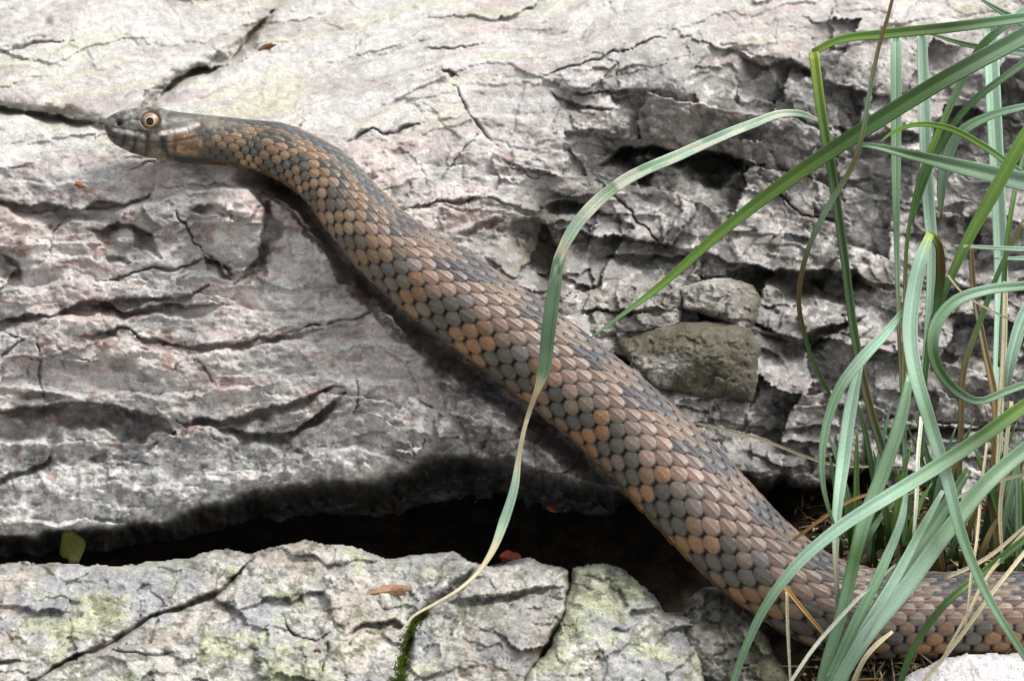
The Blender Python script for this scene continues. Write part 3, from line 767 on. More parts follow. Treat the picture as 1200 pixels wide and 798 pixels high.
# upper flank and back: salmon chains, lavender at the edge of the dark blotches, slate saddles near the spine
cup = mixc(SALMON, LAV, sstep(0.05, 0.35, 0.30 - np.abs(ph - 0.36)) * sstep(2.5, 5.5, row) * 0.95)
sad = ((ph + 0.42) % 1.0)
cup = mixc(cup, SLATE, (sad < 0.50) * sstep(3.7, 2.2, row + (r1 - .5) * 1.6) * 0.85)
cup = mixc(cup, BEIGE, (sad >= 0.50) * sstep(4.0, 1.5, row) * 0.7)
cup = mixc(cup, SLATE, 0.25 * sstep(1.6, 0.4, row)); cup = mixc(cup, SLATE, 0.3 * (bi < 0))
body = mixc(cup, cfl, flank)
# towards the neck: paler ochre ground, smaller dark checks
front = sstep(520, 380, cu)[:, None] * np.ones_like(TH)
chk = ((np.floor(colx / 2.3 + 0.5 * (r1 - .5)) + np.floor((row + 1 + 0.8 * (r2 - .5)) / 2.7)) % 2 == 0) & (row > 2)
neckc = mixc(lin(130, 106, 82), lin(74, 74, 68), chk * 0.95)
neckc = mixc(neckc, lin(72, 74, 74), sstep(2.6, 1.0, row))
body = mixc(body, neckc, front * 0.9)
body = body * (0.76 + 0.46 * r3)[..., None]
# each scale: pale keel and tip, darker rim, pigment speckle
cen = np.clip(1 - bm, 0, 1)
dk = (flank * isdark)
fs = fbm(KA * 9, RO * 9, 3, 37, 0.6)
body = body * (1 + 0.28 * fs)[..., None]
body = mixc(body, body * 1.45 + 0.015, (cen ** 1.5) * (0.30 + 0.6 * dk))
body = mixc(body, SKIN, np.clip(sstep(0.50, 0.82, bm), 0, 1) * np.clip(0.6 + 0.4 * dk + 0.25 * (ba > 0.1) + 0.3 * (row < 4), 0, 0.96))
body = mixc(body, np.array([.40, .34, .28]), 0.25 * sstep(2.0, 5.0, row) * sstep(0.22, 0.50, ba) * sstep(0.05, 0.25, cen))
body = np.where(inscale[..., None], body, SKIN)
vcol = mixc(lin(112, 84, 54), lin(44, 40, 36), ((np.floor(KA) + np.floor(TH * 1.3)) % 3 == 0) * 0.7)
body = np.where(ventral[..., None], vcol, body)

# head pigment
hn = fbm(HU / 6, HV / 5, 3, 33, 0.6); hn2 = fbm(HU / 16, HV / 12, 3, 35)
hd = mixc(lin(66, 66, 60), lin(112, 110, 102), sstep(-0.2, 0.4, hn + hn2))
hd = mixc(hd, lin(70, 68, 62), sstep(0.15, 0.4, -hn) * 0.6)
low = sstep(150, 158, HV + 0.10 * (HU - 160))
lab = mixc(lin(138, 126, 112), lin(92, 82, 72), sstep(-0.2, 0.3, hn2))
hd = mixc(hd, lab, low * sstep(238, 215, HU))
chk2 = sstep(1.0, 0.35, ((HU - 219) / 26) ** 2 + ((HV - 168) / 15) ** 2)
hd = mixc(hd, mixc(lin(112, 82, 62), lin(156, 128, 94), sstep(-0.2, 0.3, hn2 + 0.5 * hn)), chk2 * 0.9)
hd = mixc(hd, lin(70, 58, 44), sstep(228, 262, HU) * sstep(150, 166, HV) * 0.8)
for pts, wd in (([(147, 158), (145, 167), (140, 174)], 2.6), ([(160, 160), (158, 170), (154, 180)], 2.8), ([(174, 157), (173, 170), (169, 184)], 2.6), ([(190, 158), (192, 170), (198, 184)], 3.4),
                ([(134, 158), (132, 168)], 3.2), ([(124, 150), (128, 160)], 4.0), ([(236, 150), (246, 165), (262, 182), (250, 192)], 6.5), ([(206, 186), (232, 187), (250, 188)], 4)):
    hd = mixc(hd, lin(34, 31, 28), np.clip(hl(pts, wd) * (1.1 + hn), 0, 1) * 0.95)
hd = mixc(hd, lin(208, 206, 204), np.clip(hl([(135, 152), (146, 154.5), (158, 157), (167, 159.5)], 2.6) * (1.1 + 0.9 * hn), 0, 1))
hd = mixc(hd, lin(214, 208, 202), np.clip(hl([(188, 156.5), (200, 155), (214, 152.5), (222, 150), (232, 146)], 2.4) * (1.0 + 0.9 * hn), 0, 1))
hd = mixc(hd, lin(176, 174, 168), 0.7 * hl([(147, 137), (154, 133)], 2.6)); hd = mixc(hd, lin(176, 174, 168), 0.7 * hl([(155, 141), (162, 144)], 2.4))
hd = mixc(hd, lin(150, 148, 142), 0.8 * hl([(196, 143), (212, 141), (226, 143)], 4.5))
hd = mixc(hd, lin(36, 34, 32), 0.5 * mouth * (0.5 + hn)); hd = mixc(hd, lin(44, 42, 40), 0.40 * grooves)
hd = mixc(hd, lin(22, 20, 20), np.exp(-(dN / 2.6) ** 4)); hd = mixc(hd, lin(58, 50, 42), sstep(16, 11, dE) * 0.8)
hd = mixc(hd, lin(196, 184, 160), sstep(184, 192, HV) * sstep(200, 180, HU) * 0.3)
hd = hd * (1 + 0.35 * hn)[..., None]
colr = mixc(hd, body, np.clip(HK * 1.0, 0, 1))

vi = np.arange(NL * NT).reshape(NL, NT); vj = np.roll(vi, -1, axis=1)
q = np.stack([vi[:-1].ravel(), vi[1:].ravel(), vj[1:].ravel(), vj[:-1].ravel()], 1)
capc = np.array([Wp[0].mean(0), Wp[-1].mean(0)])
n0 = NL * NT
cap0 = np.stack([np.full(NT, n0), vi[0], vj[0]], 1); cap1 = np.stack([np.full(NT, n0 + 1), vj[-1], vi[-1]], 1)
snake = empty('snake', tuple(P(900, 740, 40)))
inv = snake.location
vv_ = np.concatenate([Wp.reshape(-1, 3), capc]) - np.array(inv)[None]
sb = mesh_np('body', vv_, [q, cap0, cap1], M_SNAKE, np.concatenate([colr.reshape(-1, 3), colr[0, :1], colr[-1, :1]]), snake)
tag(snake, 'brown and grey keel-scaled water snake stretched diagonally up the boulder with head raised', 'snake')

m_iris, N_, L_, b_ = new_mat('snake_iris')
tc = N_.new('ShaderNodeTexCoord'); nz = N_.new('ShaderNodeTexNoise'); nz.inputs['Scale'].default_value = 2600; nz.inputs['Detail'].default_value = 3
L_.new(tc.outputs['Object'], nz.inputs['Vector'])
rp = N_.new('ShaderNodeValToRGB')
rp.color_ramp.elements[0].position = 0.35; rp.color_ramp.elements[0].color = (.16, .07, .03, 1)
rp.color_ramp.elements[1].position = 0.65; rp.color_ramp.elements[1].color = (.50, .30, .17, 1)
L_.new(nz.outputs['Fac'], rp.inputs[0]); L_.new(rp.outputs[0], b_.inputs['Base Color'])
b_.inputs['Roughness'].default_value = 0.12; b_.inputs['Coat Weight'].default_value = 1.0; b_.inputs['Coat Roughness'].default_value = 0.03
m_pupil, N_, L_, b_ = new_mat('snake_pupil'); b_.inputs['Base Color'].default_value = (.004, .004, .004, 1); b_.inputs['Roughness'].default_value = 0.08
m_ring, N_, L_, b_ = new_mat('pale_pupil_ring'); b_.inputs['Base Color'].default_value = (.62, .46, .28, 1); b_.inputs['Roughness'].default_value = 0.2

def ball(name, rad, mat, parent, sx=1.0, squash=1.0, loc=(0, 0, 0), outward=None, cap=None):
    """a sphere flattened along `outward`; cap keeps only the part nearer than that angle to outward"""
    o_ = np.array(outward, float); o_ /= np.linalg.norm(o_)
    a_ = np.cross(o_, [0, 0, 1.0]); a_ /= np.linalg.norm(a_); c_ = np.cross(o_, a_)
    ph_ = np.linspace(0, cap or math.pi, 26); az = np.linspace(0, 2 * math.pi, 41)[:-1]
    PH, AZ = np.meshgrid(ph_, az, indexing='ij')
    p = (o_ * (np.cos(PH) * squash)[..., None] + a_ * (np.sin(PH) * np.cos(AZ))[..., None] + c_ * (np.sin(PH) * np.sin(AZ))[..., None]) * rad
    i_ = np.arange(26 * 40).reshape(26, 40); j_ = np.roll(i_, -1, axis=1)
    ob = mesh_np(name, p.reshape(-1, 3), [np.stack([i_[:-1].ravel(), i_[1:].ravel(), j_[1:].ravel(), j_[:-1].ravel()], 1)], mat, None, parent)
    ob.location = loc
    return ob
# the eye sits on the side of the head where that place on the skin is
flat = np.where((TH > 0) & (TH < math.pi), dE, 1e9)
ei = np.unravel_index(np.argmin(flat), flat.shape)
for side_ in (1, -1):
    jj = ei[1] if side_ > 0 else int(np.argmin(np.abs(th + th[ei[1]])))
    p0 = Wp[ei[0], jj]
    cdir = (Dd[ei[0]] * math.cos(th[jj]) * 0.25 + Bb[ei[0]] * math.sin(th[jj]))
    outw = AX_R * cdir[0] + AX_U * cdir[1] + AX_N * cdir[2]; outw /= np.linalg.norm(outw)
    r_eye = 10.2 * mm * 1e-3
    eye = ball('eye', r_eye, m_iris, snake, squash=0.8, outward=outw, loc=tuple(p0 - outw * r_eye * 0.20 - np.array(inv)))
    ball('pupil_ring', r_eye * 1.006, m_ring, eye, squash=0.8, outward=outw, cap=0.62)
    ball('pupil', r_eye * 1.012, m_pupil, eye, squash=0.8, outward=outw, cap=0.46)

# ------------------------------------------------------------------ grass
G_PALE = lin(172, 204, 180); G_MID = lin(130, 164, 128); G_FRESH = lin(112, 150, 60); G_DARK = lin(66, 98, 46); G_YEL = lin(150, 170, 70); G_BRN = lin(104, 88, 42)
G_STRAW = lin(206, 196, 164); G_WHITE = lin(222, 226, 206); G_TAN = lin(176, 138, 84)

def ribbon(name, pts, widths, cols, mat, parent=None, fold=0.22, twist=0.0, seg=None, thick=0.00028, seed=0, wobble=0.0, streak=0.12, twist2=None, blotch=None):
    """a leaf blade: pts (u, v, w mm), widths px at those points, colours at those points; closed, folded along its midrib"""
    pts = np.array(pts, float); n = len(pts)
    seg = seg or max(14, int(np.sqrt(((pts[1:, :2] - pts[:-1, :2]) ** 2).sum(1)).sum() / 9))
    wd = np.array(widths, float) if np.ndim(widths) else np.full(n, float(widths))
    if len(wd) != n: wd = np.interp(np.linspace(0, 1, n), np.linspace(0, 1, len(wd)), wd)
    cc = np.array(cols, float)
    if cc.ndim == 1: cc = np.tile(cc, (n, 1))
    if len(cc) != n:
        cc = np.stack([np.interp(np.linspace(0, 1, n), np.linspace(0, 1, len(cc)), cc[:, k]) for k in range(3)], 1)
    allp = np.concatenate([pts, wd[:, None], cc], 1)
    C, q_ = catmull(allp, seg)
    tq = np.concatenate([[0], np.cumsum(np.sqrt(((pts[1:, :2] - pts[:-1, :2]) ** 2).sum(1)))])
    for k_ in range(3, 7): C[:, k_] = np.interp(q_, tq, allp[:, k_])
    rg = np.random.default_rng(seed + 900)
    if wobble:
        C[:, 0] += wobble * (vn(np.arange(seg) / 5.0, np.full(seg, seed * 3.7), 17) - .5); C[:, 1] += wobble * (vn(np.arange(seg) / 5.0, np.full(seg, seed * 5.1), 19) - .5)
    pw = unproj(C[:, 0], C[:, 1], C[:, 2])
    T_ = np.gradient(pw, axis=0); T_ /= np.linalg.norm(T_, axis=1)[:, None] + 1e-12
    view = AX_N[None] * np.ones((seg, 1))
    side = np.cross(T_, view); side /= np.linalg.norm(side, axis=1)[:, None] + 1e-9
    nrm = np.cross(side, T_)
    tw = np.radians(np.linspace(twist, twist if twist2 is None else twist2, seg))[:, None]
    side2 = side * np.cos(tw) + nrm * np.sin(tw); nrm2 = -side * np.sin(tw) + nrm * np.cos(tw)
    wm = np.maximum(C[:, 3], 0.7) * PX * (DIST - C[:, 2] * 1e-3) / DIST
    xs = np.array([-1, -0.86, -0.7, -0.54, -0.38, -0.22, -0.08, 0.08, 0.22, 0.38, 0.54, 0.7, 0.86, 1.0]); prof = np.abs(xs) - 0.5
    rings = []
    th_ = np.minimum(thick, wm * 0.25)[:, None]
    colr_ = []
    stripe = 1 + (streak + 0.14) * (rg.random(14) - .5) * 2; stripe[6:8] *= 1.15
    lenv = 1 + 0.5 * (vn(np.arange(seg) / 5.0, np.full(seg, seed * 1.3 + 4), 23) - .5)
    for k, x in enumerate(xs):
        rings.append(pw + side2 * (x * wm / 2)[:, None] + nrm2 * (prof[k] * fold * wm)[:, None] + nrm2 * th_ * (1 - x * x) ** 0.5)
        colr_.append(C[:, 4:7] * stripe[k] * lenv[:, None])
    for k in range(13, -1, -1):
        x = xs[k]
        rings.append(pw + side2 * (x * wm / 2)[:, None] + nrm2 * (prof[k] * fold * wm)[:, None] - nrm2 * th_ * ((1 - x * x) ** 0.5 + 0.15))
        colr_.append(C[:, 4:7] * stripe[k] * 0.95 * lenv[:, None])
    R_ = np.stack(rings, 1); CC = np.stack(colr_, 1); nt_ = R_.shape[1]
    if blotch:
        a_, b_ = blotch
        xi = np.abs(np.arange(28) - 13.5)[None] * np.ones((seg, 1)); li = np.arange(seg)[:, None] * np.ones((1, 28))
        m_ = sstep(0.52, 0.62, vn(li / 3.2, xi / 5.0 + 3, 29)) * sstep(a_, a_ + .05, li / seg) * sstep(b_, b_ - .05, li / seg)
        CC = mixc(CC, G_WHITE, m_ * 0.9)
    i_ = np.arange(seg * nt_).reshape(seg, nt_); j_ = np.roll(i_, -1, axis=1)
    q = np.stack([i_[:-1].ravel(), i_[1:].ravel(), j_[1:].ravel(), j_[:-1].ravel()], 1)
    base = np.array(parent.location)[None] if parent is not None else pw.mean(0)[None]
    c0 = len(R_.reshape(-1, 3))
    caps = [np.stack([np.full(nt_, c0), i_[0], j_[0]], 1), np.stack([np.full(nt_, c0 + 1), j_[-1], i_[-1]], 1)]
    ob = mesh_np(name, np.concatenate([R_.reshape(-1, 3), pw[:1], pw[-1:]]) - base, [q] + caps, mat, np.concatenate([CC.reshape(-1, 3), C[:1, 4:7], C[-1:, 4:7]]), parent)
    if parent is None: ob.location = base[0]
    return ob

clump = tag(empty('grass_clump', tuple(P(1060, 812, 72))), 'tall clump of green grass blades growing beside the snake and crossing over it', 'grass clump')
BL = [
    # (points, widths, colours, twist)
    ([(1330, -34, 20), (1200, 42, 30), (1100, 97, 38), (1000, 160, 42), (930, 207, 42), (850, 268, 42), (770, 338, 42), (692, 396, 44)], [24, 21, 20, 19, 17, 13, 9, 1.5], [G_PALE * .8, G_MID * .8, G_DARK, G_DARK * .9, G_FRESH * .75, G_FRESH * .85, G_FRESH, G_MID], 12),
    ([(953, 62, 30), (975, 50, 30), (1040, 40, 28), (1110, 33, 25), (1200, 21, 20), (1330, 4, 10)], [9, 9, 12, 13, 12, 10], [G_YEL, G_FRESH, G_FRESH * .8, G_DARK, G_MID, G_MID], 0),
    ([(972, 172, 40), (1010, 170, 40), (1070, 183, 38), (1130, 197, 36), (1200, 213, 30), (1320, 236, 20)], [3, 6, 13, 18, 22, 22], [G_WHITE, G_MID, G_DARK, G_MID * .8, G_PALE * .75, G_PALE * .7], 20),
    ([(1050, 42, -10), (1050, 120, -4), (1050, 200, 2), (1051, 300, 10), (1054, 400, 22), (1060, 520, 34), (1060, 640, 44)], [13, 13, 11, 6, 5, 6, 7], [G_PALE, G_MID, G_MID, G_MID * .7, G_BRN, G_MID * .6, G_DARK], 0),
    ([(1080, 38, -14), (1083, 120, -8), (1086, 210, -2), (1092, 300, 4), (1088, 390, 14), (1080, 470, 22)], [12, 14, 15, 13, 11, 8], [G_PALE, G_PALE, G_PALE, G_PALE * .95, G_MID, G_MID], 0),
    ([(1160, 30, -20), (1164, 120, -14), (1170, 240, -6), (1173, 340, 2), (1170, 440, 14), (1168, 560, 26)], [17, 18, 17, 16, 14, 12], [G_PALE * 1.05, G_PALE * 1.05, G_PALE, G_PALE, G_PALE * .9, G_MID], 0),
    ([(1230, -12, 16), (1185, 24, 16), (1150, 55, 14), (1125, 100, 12), (1102, 150, 12), (1080, 205, 14), (1066, 262, 16), (1060, 380, 24), (1058, 500, 36)], [6, 9, 10, 9, 8, 7, 5, 5, 6], [G_PALE, G_PALE, G_FRESH, G_MID, G_FRESH, G_DARK, G_DARK, G_BRN, G_DARK], 0),
    ([(1260, 30, 0), (1200, 74, 4), (1130, 130, 8), (1098, 178, 10), (1078, 225, 12), (1068, 260, 14)], [9, 9, 8, 8, 9, 5], [G_MID * .8, G_MID * .7, G_DARK, G_DARK, G_DARK, G_FRESH * .7], 0),
    ([(1028, 170, 18), (1045, 156, 18), (1075, 146, 18), (1110, 150, 18), (1150, 170, 18), (1200, 206, 16), (1270, 270, 10)], [1.5, 4, 6, 8, 8, 8, 8], [G_MID, G_FRESH * 1.1, G_FRESH, G_FRESH, G_FRESH, G_MID, G_MID], 0),
    ([(1240, 118, 4), (1200, 125, 6), (1160, 136, 8), (1125, 156, 10), (1108, 190, 10), (1103, 225, 10), (1103, 258, 12)], [8, 8, 10, 13, 14, 11, 2], [G_PALE * .8, G_PALE * .8, G_MID, G_MID * .7, G_PALE * .6, G_MID * .6, G_BRN], 10),
    ([(1228, 112, 40), (1200, 160, 42), (1165, 225, 44), (1132, 285, 46), (1108, 340, 48), (1092, 380, 50), (1085, 430, 52), (1078, 540, 60)], [9, 15, 16, 13, 9, 7, 7, 8], [G_FRESH * 1.1, G_FRESH * 1.1, G_FRESH, G_FRESH * .8, G_DARK, G_DARK * .8, G_DARK, G_DARK], 8),
    ([(1118, 288, 46), (1150, 290, 46), (1200, 292, 42), (1290, 292, 30)], [2, 5, 6, 6], [G_WHITE, G_PALE, G_PALE, G_MID], 0),
    ([(1165, 303, 12), (1200, 303, 12), (1290, 306, 8)], [2, 6, 6], [G_PALE, G_PALE, G_MID], 0),
    ([(1090, 274, 66), (1080, 300, 70), (1070, 345, 74), (1066, 390, 78), (1071, 430, 82), (1088, 490, 86), (1108, 555, 90), (1128, 630, 92), (1158, 700, 94), (1198, 765, 96), (1240, 830, 96)], [9, 15, 18, 18, 17, 16, 15, 13, 10, 8, 6], [G_YEL, G_PALE, G_PALE, G_PALE, G_PALE, G_MID, G_PALE, G_MID, G_MID, G_MID, G_MID], 0),
    ([(1090, 274, 65), (1098, 284, 62), (1102, 310, 58), (1100, 345, 54), (1094, 380, 54)], [8, 10, 12, 11, 5], [G_YEL, G_BRN, G_BRN * .9, G_DARK, G_DARK], 20),
    ([(1320, 318, 40), (1200, 335, 54), (1155, 340, 58), (1118, 354, 62), (1095, 385, 64), (1094, 418, 66), (1112, 450, 68), (1145, 470, 68), (1180, 458, 64), (1230, 440, 56)], [11, 11, 12, 14, 15, 14, 11, 9, 9, 8], [G_MID, G_MID, G_PALE * .9, G_MID, G_MID * .8, G_DARK, G_DARK, G_MID * .8, G_MID, G_MID], 0),
    ([(1062, 360, 74), (1040, 388, 76), (1010, 420, 78), (984, 455, 80), (967, 505, 82), (963, 555, 84), (972, 600, 86), (990, 640, 86)], [6, 11, 14, 13, 10, 7, 4, 2], [G_MID, G_PALE, G_PALE, G_MID, G_MID, G_MID * .8, G_DARK, G_DARK], 0),
    ([(1008, 425, 70), (998, 470, 74), (988, 540, 78), (980, 610, 84), (979, 660, 88), (983, 720, 88), (984, 810, 86)], [8, 15, 16, 11, 6, 6, 8], [G_PALE, G_PALE, G_PALE, G_PALE * .9, G_STRAW * .6, G_MID, G_MID], 0),
    ([(1066, 440, 70), (1057, 485, 74), (1036, 550, 80), (1012, 612, 86), (1002, 650, 88), (988, 712, 90), (965, 790, 88), (955, 850, 84)], [8, 15, 17, 17, 15, 15, 13, 12], [G_MID, G_MID * .85, G_MID * .8, G_MID * .85, G_DARK * 1.2, G_MID * .8, G_MID, G_MID], 0),
    ([(1320, 410, 70), (1200, 476, 82), (1150, 512, 88), (1100, 545, 94), (1040, 582, 100), (985, 617, 104), (935, 660, 104), (900, 705, 102), (872, 762, 98), (850, 830, 94)], [15, 16, 17, 17, 16, 15, 13, 11, 9, 7], [G_FRESH * .8, G_FRESH * .8, G_DARK * 1.2, G_MID, G_PALE, G_PALE, G_PALE, G_MID, G_MID, G_MID], 0),
    ([(1330, 440, 50), (1210, 520, 66), (1160, 562, 76), (1110, 622, 86), (1060, 690, 94), (1015, 745, 96), (975, 810, 92)], [17, 18, 19, 19, 19, 18, 14], [G_MID * .8, G_MID * .8, G_MID, G_MID * .8, G_PALE * .85, G_PALE, G_MID], 0),
    ([(1135, 550, 70), (1100, 605, 78), (1060, 662, 86), (1030, 710, 92), (1000, 765, 92), (975, 830, 88)], [9, 17, 18, 17, 14, 12], [G_DARK * 1.2, G_MID * .7, G_MID * .8, G_MID * .85, G_MID, G_MID], 10),
    ([(1105, 575, 80), (1080, 620, 86), (1048, 680, 94), (1015, 735, 96), (985, 800, 92)], [5, 10, 12, 13, 11], [G_PALE, G_MID, G_PALE, G_PALE * .9, G_MID], 0),
    ([(1062, 575, 76), (1057, 605, 80), (1035, 662, 88), (1002, 730, 92), (970, 800, 90)], [5, 9, 12, 13, 11], [G_MID, G_PALE, G_MID, G_MID, G_MID], 0),
    ([(1212, 345, 60), (1196, 380, 62), (1184, 425, 64), (1178, 470, 62)], [16, 16, 13, 4], [G_PALE, G_PALE, G_PALE * .9, G_MID], 0),
    ([(1200, 258, 20), (1172, 315, 24), (1150, 372, 28), (1130, 430, 34), (1126, 500, 40), (1122, 620, 46)], [5, 6, 7, 8, 7, 7], [G_BRN, G_DARK, G_DARK, G_BRN * .8, G_BRN * .8, G_DARK], 0),
    ([(1138, 285, 10), (1140, 330, 14), (1152, 400, 24), (1166, 470, 32), (1160, 600, 40)], [5, 7, 8, 9, 9], [G_BRN, G_BRN, G_BRN * 1.2, G_TAN * .6, G_BRN], 0),
    ([(1215, 140, 0), (1195, 200, 4), (1183, 260, 8), (1176, 340, 12), (1172, 430, 20)], [5, 6, 6, 6, 6], [G_DARK, G_MID, G_FRESH * .7, G_DARK, G_DARK], 0),
    ([(1150, 0, -20), (1180, 18, -20), (1230, 40, -24)], [3, 8, 8], [G_MID, G_MID * .8, G_MID], 0),
    ([(1090, 40, -20), (1130, 52, -20), (1200, 62, -24), (1280, 66, -28)], [3, 6, 9, 9], [G_MID, G_DARK, G_PALE * .7, G_MID], 0),
    ([(1240, 600, 70), (1190, 640, 76), (1150, 672, 80), (1110, 705, 86), (1070, 760, 86), (1050, 815, 82)], [8, 9, 9, 9, 8, 8], [G_FRESH * .6, G_DARK, G_FRESH * .6, G_DARK, G_DARK, G_DARK], 0),
]
for k, (pts, wd, cols, tw) in enumerate(BL):
    ribbon('blade', pts, wd, cols, M_GRASS, clump, fold=0.20, twist=tw, twist2=-tw, seed=k)
# upright stem with a snapped top
ribbon('stem', [(1046, 560, 56), (1034, 527, 54), (1016, 465, 50), (1000, 385, 46), (989, 300, 42), (976, 210, 38), (962, 130, 33), (953, 62, 30)], [10, 10, 10, 10, 10, 11, 12, 12], [G_DARK * .8, G_DARK * .8, G_BRN * .7, G_DARK * .8, G_DARK * .7, G_DARK * .9, G_FRESH * .7, G_YEL], M_GRASS, clump, fold=0.45, thick=0.0009, seed=70)
# thin seed stalk
ribbon('stem', [(1052, -30, 44), (1043, 10, 46), (1030, 55, 48), (1018, 115, 50), (1000, 190, 52), (966, 250, 52), (940, 315, 50), (935, 350, 48), (946, 402, 44), (970, 458, 40), (985, 480, 36)], [4, 4, 5, 5, 6, 7, 6, 6, 5, 4, 2], [G_BRN, G_BRN, G_BRN, G_MID * .7, G_BRN, G_MID * .8, G_BRN, G_BRN, G_DARK, G_DARK, G_BRN], M_GRASS, clump, fold=0.4, thick=0.0006, seed=71, wobble=2)
# bleached, twice-kinked leaf that hangs over the snake
lp = [ (958, 141, 36), (940, 134, 40), (920, 133, 46), (880, 146, 54), (800, 180, 62), (725, 216, 66), (692, 244, 68), (668, 275, 68), (659, 293, 68), (655, 304, 68), (650, 335, 66), (643, 385, 64), (636, 438, 60), (633, 448, 59), (626, 466, 56), (615, 500, 54), (608, 535, 54), (603, 570, 56), (590, 612, 58), (577, 645, 60), (562, 668, 62), (538, 690, 66), (508, 708, 70), (484, 722, 72), (466, 746, 74)]
lw = [4, 8, 9, 11, 13, 14, 15, 14, 12, 13, 16, 17, 15, 10, 6, 5, 6, 10, 12, 8, 4.5, 3.6, 3.2, 3, 2]
lc = [G_WHITE, G_PALE, G_WHITE, G_PALE * .95, G_PALE, G_MID, G_WHITE, G_PALE, G_STRAW, G_MID * .9, G_MID * .8, G_MID * .75, G_MID * .8, G_STRAW, G_STRAW, G_STRAW * .9, G_STRAW, G_PALE, G_PALE * .9, G_STRAW, G_STRAW, G_STRAW, G_STRAW, G_STRAW, G_STRAW]
ribbon('bleached_blade', lp, lw, lc, M_GRASS, clump, fold=0.15, twist=10, twist2=-8, seed=80, streak=0.2, seg=170, blotch=(0.06, 0.46))
# short young growth at the foot of the clump
rg = np.random.default_rng(77)
for k in range(52):
    bu, bv = rg.uniform(985, 1230), rg.uniform(640, 690)
    w0 = 34 + 0.0 * bu + rg.uniform(-6, 6)
    h_ = rg.uniform(70, 190); lean = rg.uniform(-50, 60)
    c_ = [G_DARK * .8, G_BRN, G_MID * .7, G_FRESH * .6, G_DARK][k % 5]
    ribbon('blade', [(bu, bv, w0), (bu + lean * .25, bv - h_ * .4, w0 + 8), (bu + lean * .6, bv - h_ * .75, w0 + 6), (bu + lean, bv - h_, w0 + 4)], [rg.uniform(4, 9), 8, 6, 1.5], [c_ * .8, c_, c_, c_ * 1.2], M_GRASS, clump, seed=100 + k)

# ------------------------------------------------------------------ dry straws
ST = [
    ([(1076, 806, 88), (1110, 765, 90), (1150, 712, 90), (1200, 648, 84), (1240, 600, 78)], 5.0, G_STRAW, 'long pale straw slanting over the white stone and the rear of the snake'),
    ([(1156, 520, 66), (1150, 575, 76), (1144, 640, 84), (1136, 690, 88), (1130, 740, 88)], 3.6, G_STRAW * .9, 'thin upright pale straw ending on the rear of the snake'),
    ([(1079, 488, 70), (1076, 540, 76), (1074, 590, 80), (1071, 632, 84)], 5.0, G_WHITE, 'short broken whitish straw standing among the grass blades'),
    ([(922, 804, 92), (965, 745, 94), (1005, 702, 92), (1050, 662, 86)], 4.6, G_WHITE * .9, 'whitish straw lying diagonally behind the lowest grass blades'),
    ([(921, 690, 84), (923, 740, 86), (926, 800, 84)], 4.0, G_STRAW * .85, 'upright tan straw leaning against the belly of the snake'),
    ([(920, 688, 85), (945, 718, 88), (971, 750, 88)], 5.0, G_TAN, 'short orange-brown stalk joined to the tan straw by the belly of the snake'),
    ([(1215, 606, 70), (1182, 645, 76), (1160, 672, 80), (1132, 722, 84), (1108, 764, 84)], 4.4, G_STRAW * .7, 'greyish straw beside the long pale straw on the snake'),
    ([(1106, 678, 78), (1140, 662, 76), (1172, 642, 72), (1205, 612, 66)], 5.0, G_STRAW * .8, 'curved buff straw lying just behind the rear of the snake'),
    ([(812, 495, 12), (850, 503, 10), (890, 515, 6), (930, 530, 0), (980, 545, -6), (1024, 547, -10)], 3.2, G_STRAW * .72, 'thin curved dry stalk lying on the grey rock behind the snake'),
    ([(1110, 322, 50), (1126, 342, 50), (1150, 358, 50), (1200, 382, 48), (1230, 396, 46)], 2.6, G_STRAW * .9, 'fine pale dry stem crossing the upper grass stems'),
    ([(905, 652, 60), (960, 610, 60), (1000, 585, 58), (1040, 572, 54)], 4.0, G_TAN * .8, 'brownish straw above the bend of the snake in front of the small dark hollow'),
    ([(1000, 800, 92), (1012, 772, 94), (1030, 752, 92), (1046, 740, 90)], 6.0, G_STRAW, 'withered curled leaf sheath at the foot of the grass'),
    ([(1178, 330, 40), (1176, 400, 46), (1172, 480, 50), (1168, 560, 54)], 7.0, G_STRAW * .85, 'frayed cream dead leaf running up the pale upright blade'),
    ([(1090, 600, 64), (1130, 580, 60), (1180, 560, 54), (1230, 550, 50)], 4.0, G_STRAW * .65, 'dull straw lying across the foot of the brown stems'),
    ([(1185, 470, 54), (1178, 540, 60), (1172, 600, 62), (1176, 660, 62)], 5.0, G_STRAW * .8, 'straight cream straw standing beside the frayed dead leaf'),
]
for k, (pts, wd, c_, lab) in enumerate(ST):
    w_ = [wd * .9] + [wd] * (len(pts) - 2) + [wd * .6]
    o = ribbon('straw', pts, w_, [c_ * (0.85 + 0.3 * rg.random()) for _ in pts], M_STRAW, None, fold=0.4, thick=0.0006, seed=200 + k, wobble=2.0, streak=0.2)
    tag(o, lab, 'straw', 'dry straws in and around the grass clump')

